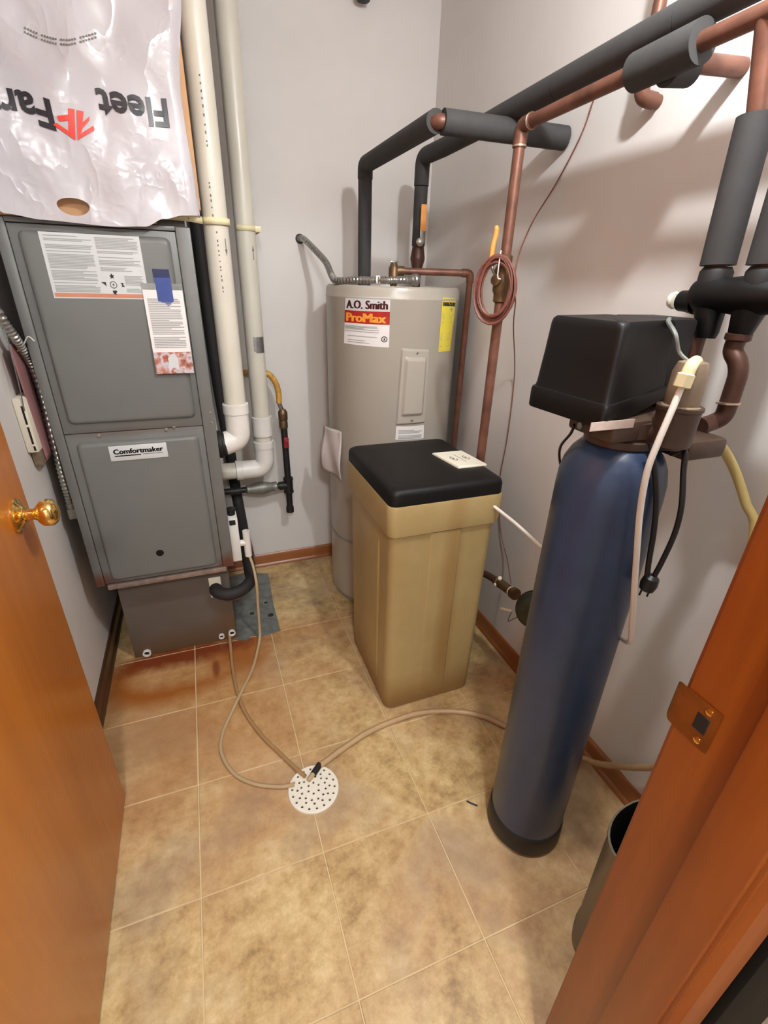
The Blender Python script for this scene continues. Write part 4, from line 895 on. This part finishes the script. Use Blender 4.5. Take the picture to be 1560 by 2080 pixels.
# ------------------------------------------------------------------ water softener
TC = Vector((.2455, -.107, 0)); TR = .0945
sf = thing('water_softener', 'tall blue resin tank softener with black control head on a black boot', 'water softener', (TC.x, TC.y, 0))
prof = [(.02, .012), (TR * .8, .014), (TR * .99, .05), (TR, .09), (TR, 1.02), (TR * .985, 1.05), (TR * .93, 1.075), (TR * .83, 1.095), (TR * .70, 1.109), (TR * .55, 1.118), (.04, 1.122)]
obj('resin_tank', MB().lathe((TC.x, TC.y, 0), (0, 0, 1), prof, 56), 'tank', sf)
obj('boot', MB().lathe((TC.x, TC.y, 0), (0, 0, 1), [(TR - .012, .0008), (TR + .001, .004), (TR + .005, .012), (TR + .004, .058), (TR + .001, .066), (TR - .004, .066)], 56, close=True), 'boot', sf)
vb = obj('valve_body', MB().lathe((TC.x, TC.y, 1.112), (0, 0, 1), [(.055, 0), (.062, .004), (.062, .016), (.056, .020), (.060, .024), (.060, .050), (.03, .054)], 28)
         .box((TC.x - .080, TC.y - .055, 1.132), (TC.x + .095, TC.y + .050, 1.168), .006).box((TC.x - .088, TC.y - .010, 1.136), (TC.x - .07, TC.y + .02, 1.162), .003), 'valve', sf)
obj('valve_bolt', MB().cyl((TC.x - .094, TC.y + .006, 1.148), (TC.x - .086, TC.y + .006, 1.148), .006, 10), 'steel', sf)
stk = [PD(1203, 848, .846), PD(1285, 852, .846), PD(1284, 872, .846), PD(1202, 866, .846)]
# control head cover
A_, B_, C_, D_ = Vector((.148, -.152, 0)), Vector((.134, .004, 0)), Vector((.300, .040, 0)), Vector((.322, -.098, 0))
def headring(s, z, r=.016, zs=(0, 0, 0, 0)):
    cen = (A_ + B_ + C_ + D_) / 4; P = [cen + (q - cen) * s for q in (A_, B_, C_, D_)]; out = []
    for i, q in enumerate(P):
        a = (P[i - 1] - q).normalized(); b = (P[(i + 1) % 4] - q).normalized()
        for k in range(6):
            t = k / 5; X = (q + a * r).lerp(q, t).lerp(q.lerp(q + b * r, t), t); out.append(Vector((X.x, X.y, z + zs[i])))
    return out
hz = (0, 0, .0, 0); sk = (0, 0, .02, .026); sk2 = (0, 0, .006, .010)
hd = obj('head_cover', MB().loft([headring(1.10, 1.196), headring(1.075, 1.205), headring(1.03, 1.26), headring(1.0, 1.306), headring(.98, 1.313, zs=hz), headring(.93, 1.317), headring(.5, 1.318)]), 'black', sf)
obj('head_skirt', MB().loft([headring(1.13, 1.160, zs=sk), headring(1.15, 1.163, zs=sk), headring(1.15, 1.192, zs=sk2), headring(1.13, 1.197, zs=sk2), headring(1.06, 1.199, zs=sk2)]), 'black', sf)
p = PD(1262, 820, .80)
obj('motor_housing', MB().box((.285, -.080, 1.195), (.392, .020, 1.318), .008).box((.33, -.10, 1.15), (.372, -.05, 1.20), .004), 'dark', sf)
def sticker(u, v): return stk[3].lerp(stk[2], u).lerp(stk[0].lerp(stk[1], u), v)
fx = TC.y - .0556
s0_, s1_ = PY(1203, 850, fx), PY(1285, 868, fx)
obj('warning_sticker', MB().box((s0_.x, fx - .0010, min(s0_.z, s1_.z)), (min(s1_.x, TC.x + .09), fx + .0006, min(s0_.z, s1_.z) + .014)), 'stickerpink', vb)
# injector housing with white brine elbow
ic0 = PD(1372, 858, .895); ic1 = PD(1398, 735, .895)
obj('injector_housing', MB().lathe((ic0.x, ic0.y, ic0.z - .02), (0, 0, 1), [(.020, 0), (.030, .004), (.031, .046), (.0255, .050), (.0265, .060), (.0255, ic1.z - ic0.z + .006), (.021, ic1.z - ic0.z + .020), (.008, ic1.z - ic0.z + .024), (0, ic1.z - ic0.z + .024)], 24, close=False), 'inject', sf)
obj('injector_base', MB().lathe((ic0.x, ic0.y, ic0.z - .042), (0, 0, 1), [(.022, 0), (.031, .006), (.0325, .062), (.0345, .064), (.0345, .069), (.026, .070)], 24), 'valve', sf)
obj('yoke', MB().box((TC.x + .06, TC.y - .09, 1.098), (RXX - .02, TC.y - .022, 1.135), .010).cyl((ic0.x, ic0.y + .01, ic0.z - .02), (TC.x + .02, TC.y - .01, 1.13), .03, 18), 'valve', sf)
eb = PD(1404, 742, .868); ee = PD(1391, 770, .860)
obj('brine_elbow', MB().tube(fillet([(ic0.x + .004, ic0.y, eb.z + .002), eb, ee + Vector((0, 0, -.006))], .010), .0095, 16), 'cream', sf)
obj('brine_nut', MB().lathe(PD(1395, 758, .861), PD(1382, 790, .858) - PD(1395, 758, .861), [(.010, 0), (.0135, .002), (.0135, .020), (.010, .022)], 6, smooth=False), 'cream', sf)
# bypass valve
bl, br_ = PX(1440, 600, RXX), PX(1525, 600, RXX); bz = (bl.z + br_.z) / 2
bp = thing('bypass_valve', 'black plastic bypass valve with white push knob beside the softener head', 'valve', (RXX, (bl.y + br_.y) / 2, 1.29))
obj('valve_bar', MB().lathe((RXX, bl.y + .030, bz), (0, -1, 0), [(.012, 0), (.024, .006), (.031, .022), (.032, .04), (.028, .062), (.031, .09), (.032, .11), (.026, .14), (.022, .20), (.0, .20)], 24, close=False), 'black', bp)
for up, lo in ((ra, PX(1433, 686, RXX)), (rb, PX(1500, 686, RXX))):
    pts = [lo, lo + Vector((0, 0, .008)), lo.lerp(up, .35), Vector((RXX, up.y, 1.35)), Vector((RXX, up.y, 1.378))]
    obj('valve_leg', MB().tube(pts, .02, 20, True, [.016, .0185, .024, .0245, .0215]), 'black', bp)
ks = PX(1402, 612, RXX); ke = PX(1368, 613, RXX)
obj('knob_boss', MB().lathe((RXX, bl.y + .02, ks.z), (0, 1, 0), [(.022, 0), (.0185, .02), (.018, .032), (.014, .036)], 18), 'black', bp)
obj('push_knob', MB().lathe((RXX, ks.y - .01, ks.z), (0, 1, 0), [(.005, 0), (.005, ke.y - ks.y + .004), (.0135, ke.y - ks.y + .005), (.0155, ke.y - ks.y + .009), (.0135, ke.y - ks.y + .015), (0, ke.y - ks.y + .016)], 18, close=False), 'white', bp)
# copper tails between valve and bypass
ct1 = thing('copper_tail_pipe', 'bent dark copper tail from the softener yoke up to the bypass valve', 'pipe', (RXX, -.14, 1.10))
q = [PX(1422, 866, RXX - .04), PX(1446, 858, RXX - .01), PX(1468, 846, RXX), PX(1479, 822, RXX), PX(1488, 796, RXX), PX(1499, 760, RXX), PX(1498, 735, RXX), PX(1489, 712, RXX), PX(1499, 684, RXX)]
q = [Vector((v.x, v.y, v.z)) for v in q]
obj('tail', MB().tube(catmull(q, 8), .0150, 18), 'copperdark', ct1)
pr = PX(1478, 822, RXX); obj('solder_ring', MB().lathe((pr.x, pr.y, pr.z), (0, .12, 1), [(.0155, 0), (.0185, .001), (.0185, .004), (.0155, .005)], 18), 'solder', ct1)
pr = PX(1499, 686, RXX); obj('union_nut', MB().lathe((RXX, pr.y, pr.z - .006), (0, 0, 1), [(.016, 0), (.0200, .003), (.0200, .012), (.016, .014)], 18), 'copperdark', ct1)
ct2 = thing('copper_tail_pipe', 'straight dark copper tail dropping from the bypass behind the black head', 'pipe', (RXX, -.08, 1.12))
obj('tail', MB().tube(fillet([(RXX, ra.y, 1.30), (RXX, ra.y, 1.131), (TC.x + .09, ra.y - .01, 1.131)], .03), .0148, 18), 'copperdark', ct2)

# hoses and leads of the softener
wt = [PD(1384, 785, .860), PD(1366, 830, .846), PD(1336, 900, .832), PD(1314, 960, .826), PD(1300, 1040, .828), PD(1293, 1130, .836), PD(1288, 1200, .848), PD(1284, 1260, .872), PD(1276, 1305, .915), PD(1240, 1270, 1.06), PD(1190, 1200, 1.10), PD(1140, 1148, 1.11)]
e0, e1 = PY(1098, 1110, .19), PY(1000, 1026, BY0 + .004)
wt += [e0, e0.lerp(e1, .5) + Vector((0, 0, .004)), e1 + Vector((0, .006, 0))]
obj('brine_tube', MB().tube(catmull(wt, 8), .0052, 12), 'tubewhite', None, 'milky white tube from the softener injector to the tan salt tank', 'tube')
dh = [Vector((.392, -.165, 1.110)), PX(1460, 902, .440), PX(1490, 950, .495), PX(1514, 1020, .525), PX(1530, 1095, .543), Vector((.552, -.235, .66)), Vector((.545, -.275, .36)), PX(1340, 1556, .541), PX(1295, 1559, .541), PX(1250, 1556, .538), PX(1208, 1549, .531), PZ(1160, 1530, .013), PZ(1120, 1515, .010), PZ(1032, 1478, .010), PZ(985, 1456, .010), PZ(930, 1445, .010), PZ(860, 1447, .010), PZ(800, 1464, .010), PZ(745, 1489, .010), PZ(695, 1522, .010), PZ(660, 1548, .011), PZ(648, 1556, .013)]
pa = catmull(dh, 8); k1 = 8 * 7
dhs = thing('drain_hose', 'beige drain hose from the softener valve around the floor to the drain cover', 'hose', (.3, 0, 0))
obj('upper_hose', MB().tube(pa[:k1 + 1], .0088, 14), 'tubeyellow', dhs)
obj('floor_hose', MB().tube(pa[k1:], .0088, 14), 'hose', dhs)
obj('hose_end', MB().tube([pa[-1] + Vector((.003, .004, 0)), PZ(636, 1573, .016)], .0095, 14), 'dark', dhs)
obj('clear_tip', MB().tube([PZ(637, 1571, .016), PZ(626, 1585, .013)], .0075, 14), 'clear', dhs)
pcd = [ic0 + Vector((.016, .004, -.043)), ic0 + Vector((.018, .004, -.056)), PD(1390, 915, .902), PD(1388, 962, .888), PD(1384, 1030, .88), PD(1370, 1085, .88), PD(1345, 1140, .88), PD(1330, 1168, .88)]
pc2 = [PD(1322, 900, .865), PD(1330, 960, .862), PD(1333, 1020, .868), PD(1328, 1080, .872), PD(1318, 1140, .874), PD(1314, 1172, .878)]
pw = thing('power_cord', 'black power cord with plug dangling beside the blue softener tank', 'cord', PD(1318, 1200, .88))
obj('cord', MB().tube(catmull(pcd, 8), .0048, 10), 'blackgloss', pw)
obj('cord', MB().tube(catmull(pc2, 8), .0048, 10), 'blackgloss', pw)
g = PD(1319, 1184, .88); gd_ = (PD(1312, 1200, .88) - PD(1328, 1168, .88)).normalized()
obj('plug', MB().lathe(g - gd_ * .018, gd_, [(.006, 0), (.013, .006), (.015, .020), (.013, .032), (.010, .034)], 14), 'blackgloss', pw)
for s in (-1, 1): obj('plug_prong', MB().cyl(g + gd_ * .014 + Vector((s * .005, s * -.004, 0)), g + gd_ * .030 + Vector((s * .005, s * -.004, 0)), .0018, 8), 'iron', pw)
obj('sensor_cable', MB().tube(catmull([Vector((.30, -.095, 1.318)), PD(1358, 655, .93), PD(1372, 680, .90), PD(1379, 715, .90), ic1], 6), .0035, 8), 'galv', None, 'thin grey sensor cable looping over the black softener head', 'cable')
obj('valve_cable', MB().tube(catmull([Vector((.164, -.075, 1.142))] + [TC + Vector((dx * r_, dy * r_, z_)) for dx, dy, r_, z_ in ((-.86, .51, .086, 1.122), (-.71, .71, .0965, 1.090), (-.47, .88, .1005, 1.055), (-.20, .98, .0985, 1.01))], 6), .0026, 8), 'blackgloss', None, 'thin black cable running down from the underside of the softener head', 'cable')

# ------------------------------------------------------------------ water meter on the incoming line
MX = .44
wm = thing('water_meter', 'dark green water meter with wired tag behind the softener tank', 'water meter', PX(1080, 1240, MX) - Vector((0, 0, .06)))
m0, m1, m2 = PX(984, 1158, MX), PX(1012, 1182, MX), PX(1048, 1208, MX); m3 = PX(1088, 1222, MX)
obj('inlet_pipe', MB().tube(fillet([(CXL, j.y, .46), (CXL, j.y, m0.z), m0 + Vector((-.01, -.02, 0)), m1], .03), .0125, 16), 'copperdark', wm)
obj('coupling', MB().lathe(m1, m2 - m1, [(.013, -.012), (.019, -.008), (.019, .004), (.015, .008), (.0165, .014), (.0165, (m2 - m1).length - .02), (.0205, (m2 - m1).length - .018), (.0205, (m2 - m1).length)], 14), 'brassold', wm)
obj('washer', MB().lathe(m1.lerp(m2, .72), m2 - m1, [(.015, 0), (.0175, .001), (.0175, .004), (.015, .005)], 14), 'white', wm)
obj('handle', MB().ball(m1 + Vector((-.004, -.01, .022)), .0085, 10).ball(m1 + Vector((-.012, -.004, -.004)), .0085, 10).cyl(m1, m1 + Vector((-.004, -.01, .022)), .004, 8), 'white', wm)
dv = (m3 - m2).normalized()
obj('meter_body', MB().lathe(PX(1086, 1238, MX + .015), (-.75, -.35, .55), [(.03, -.02), (.052, -.01), (.056, .01), (.052, .03), (.040, .046), (.02, .052), (0, .053)], 24, close=False), 'meter', wm)
obj('meter_band', MB().lathe(PX(1086, 1238, MX + .015), (-.75, -.35, .55), [(.056, -.004), (.060, 0), (.060, .010), (.056, .014)], 24), 'dark', wm)
obj('tag', MB().tube([PX(1018, 1236, MX - .03), PX(1040, 1241, MX - .03)], .0042, 8), 'white', wm)
obj('seal_wire', MB().tube(catmull([PX(1040, 1241, MX - .03), PX(1036, 1250, MX - .03), PX(1032, 1262, MX - .03), PX(1045, 1256, MX - .03), PX(1060, 1250, MX - .02)], 5), .0012, 6), 'iron', wm)

# ------------------------------------------------------------------ bin behind the jamb, hall panel, small things
bc = Vector((.292, -.402, 0))
def oval(s, z): return [Vector((bc.x + .112 * s * math.cos(2 * PI * k / 36), bc.y + .072 * s * math.sin(2 * PI * k / 36), z)) for k in range(36)]
bn = thing('waste_bin', 'slim olive grey oval waste bin standing behind the door jamb', 'bin', (bc.x, bc.y, 0))
obj('bin_body', MB().loft([oval(.90, .001), oval(.97, .004), oval(.99, .03), oval(.95, .036), oval(1.0, .36), oval(1.03, .375), oval(1.03, .385), oval(.985, .385), oval(.97, .36), oval(.90, .02), oval(.3, .02)]), 'olive', bn)
obj('bin_liner', MB().loft([oval(.982, .384), oval(.962, .36), oval(.89, .026), oval(.3, .022)], cap=False), 'dark', bn)
obj('hall_panel', MB().box((.082, YH - .022, .0), (.335, YH - .001, 1.25), .003), 'jet', None, 'tall narrow black board standing on the hall wall beside the door casing', 'board')
tw = PZ(948, 1627, .003); obj('twig', MB().tube(catmull([tw, PZ(958, 1632, .003), PZ(970, 1637, .002)], 4), .0022, 6, True), 'dark', None, 'tiny black splinter lying on the floor tile near the softener', 'splinter')

# left gap: alarm box, pink sheet, flexible conduit
vbx = thing('vent_box', 'white plastic slotted box on the left wall beside the furnace', 'alarm', (XL, .83, .90))
obj('case', MB().box((XL, .782, .905), (XL + .0285, .882, 1.055), .005), 'white', vbx)
for z0_, z1_2 in ((.985, 1.035), (.930, .978)): obj('slot', MB().box((XL + .017, .7812, z0_), (XL + .0220, .7826, z1_2), .0004, 1), 'dark', vbx)
obj('slot', MB().box((XL + .018, .7812, .911), (XL + .0230, .7826, .924), .0004, 1), 'dark', vbx)
obj('clear_cover', MB().box((XL + .002, .800, .862), (XL + .026, .872, .903), .003), 'inject', vbx)
mb = MB()
def pinks(u, v): z = .868 + .32 * v; return Vector((-.8918 + .0004 * math.sin(9 * z) + .0002 * math.sin(30 * u), .800 + .10 * u + .02 * (1 - v) * (1 - u) - .004 * v, z))
mb.patch(pinks, 10, 20); o = obj('pink_sheet', mb, 'pink', None, 'dusty pink fibre sheet tucked between left wall and furnace', 'sheet'); md = o.modifiers.new('thickness', 'SOLIDIFY'); md.thickness = .0025; md.offset = 0
GX = -.8772                                            # middle of the gap left free beside the furnace
fc = [Vector((-.899, .760, 1.36)), PX(0, 640, -.888), PX(28, 682, GX), PX(46, 710, GX), PX(64, 742, GX), PX(84, 800, GX), PX(100, 862, GX), PX(116, 925, GX), PX(129, 975, GX), PX(140, 1012, GX)]
fc += [fc[-1] + Vector((0, 0, -.028))]
fcp = catmull(fc, 22); fl_ = thing('flexible_conduit', 'ribbed steel conduit dangling down the left flank of the furnace', 'conduit', fc[-1])
obj('ribbed_tube', MB().tube(fcp, .0105, 12, True, [.0118 if i % 4 < 2 else .0094 for i in range(len(fcp))]), 'steel', fl_)
ce = fc[-1]
obj('connector', MB().lathe(ce + Vector((0, 0, .012)), (0, 0, -1), [(.0105, 0), (.0128, .002), (.0128, .014), (.0120, .020)], 14).box((GX - .0125, ce.y - .014, ce.z - .040), (FX0 + .0006, ce.y + .014, ce.z - .006), .004), 'castgrey', fl_)
a = fc[3]; obj('cable_tie', MB().tube(catmull([a + Vector((-.0125, -.002, -.004)), a + Vector((-.007, -.0125, .0)), a + Vector((.004, -.0135, .005)), PY(56, 684, .820), PY(70, 693, .818)], 5), .0014, 6), 'tubewhite', fl_)
obj('hanging_wire', MB().tube(catmull([fc[1] + Vector((-.004, -.0125, -.004)), PY(18, 700, .776), PY(25, 728, .775), PY(38, 780, .776), PY(50, 835, .7805)], 6), .0016, 6), 'galv', None, 'thin grey wire hanging beside the ribbed conduit at the left wall', 'wire')

ps = PY(738, 4, 1.415); obj('ceiling_pipe_stub', MB().lathe((ps.x, 1.415, ZC), (0, 0, -1), [(.026, 0), (.026, ZC - ps.z - .012), (.022, ZC - ps.z - .003), (.012, ZC - ps.z), (0, ZC - ps.z)], 20, close=False), 'foam', None, 'dark grey capped pipe stub hanging from the ceiling by the back wall', 'pipe stub')
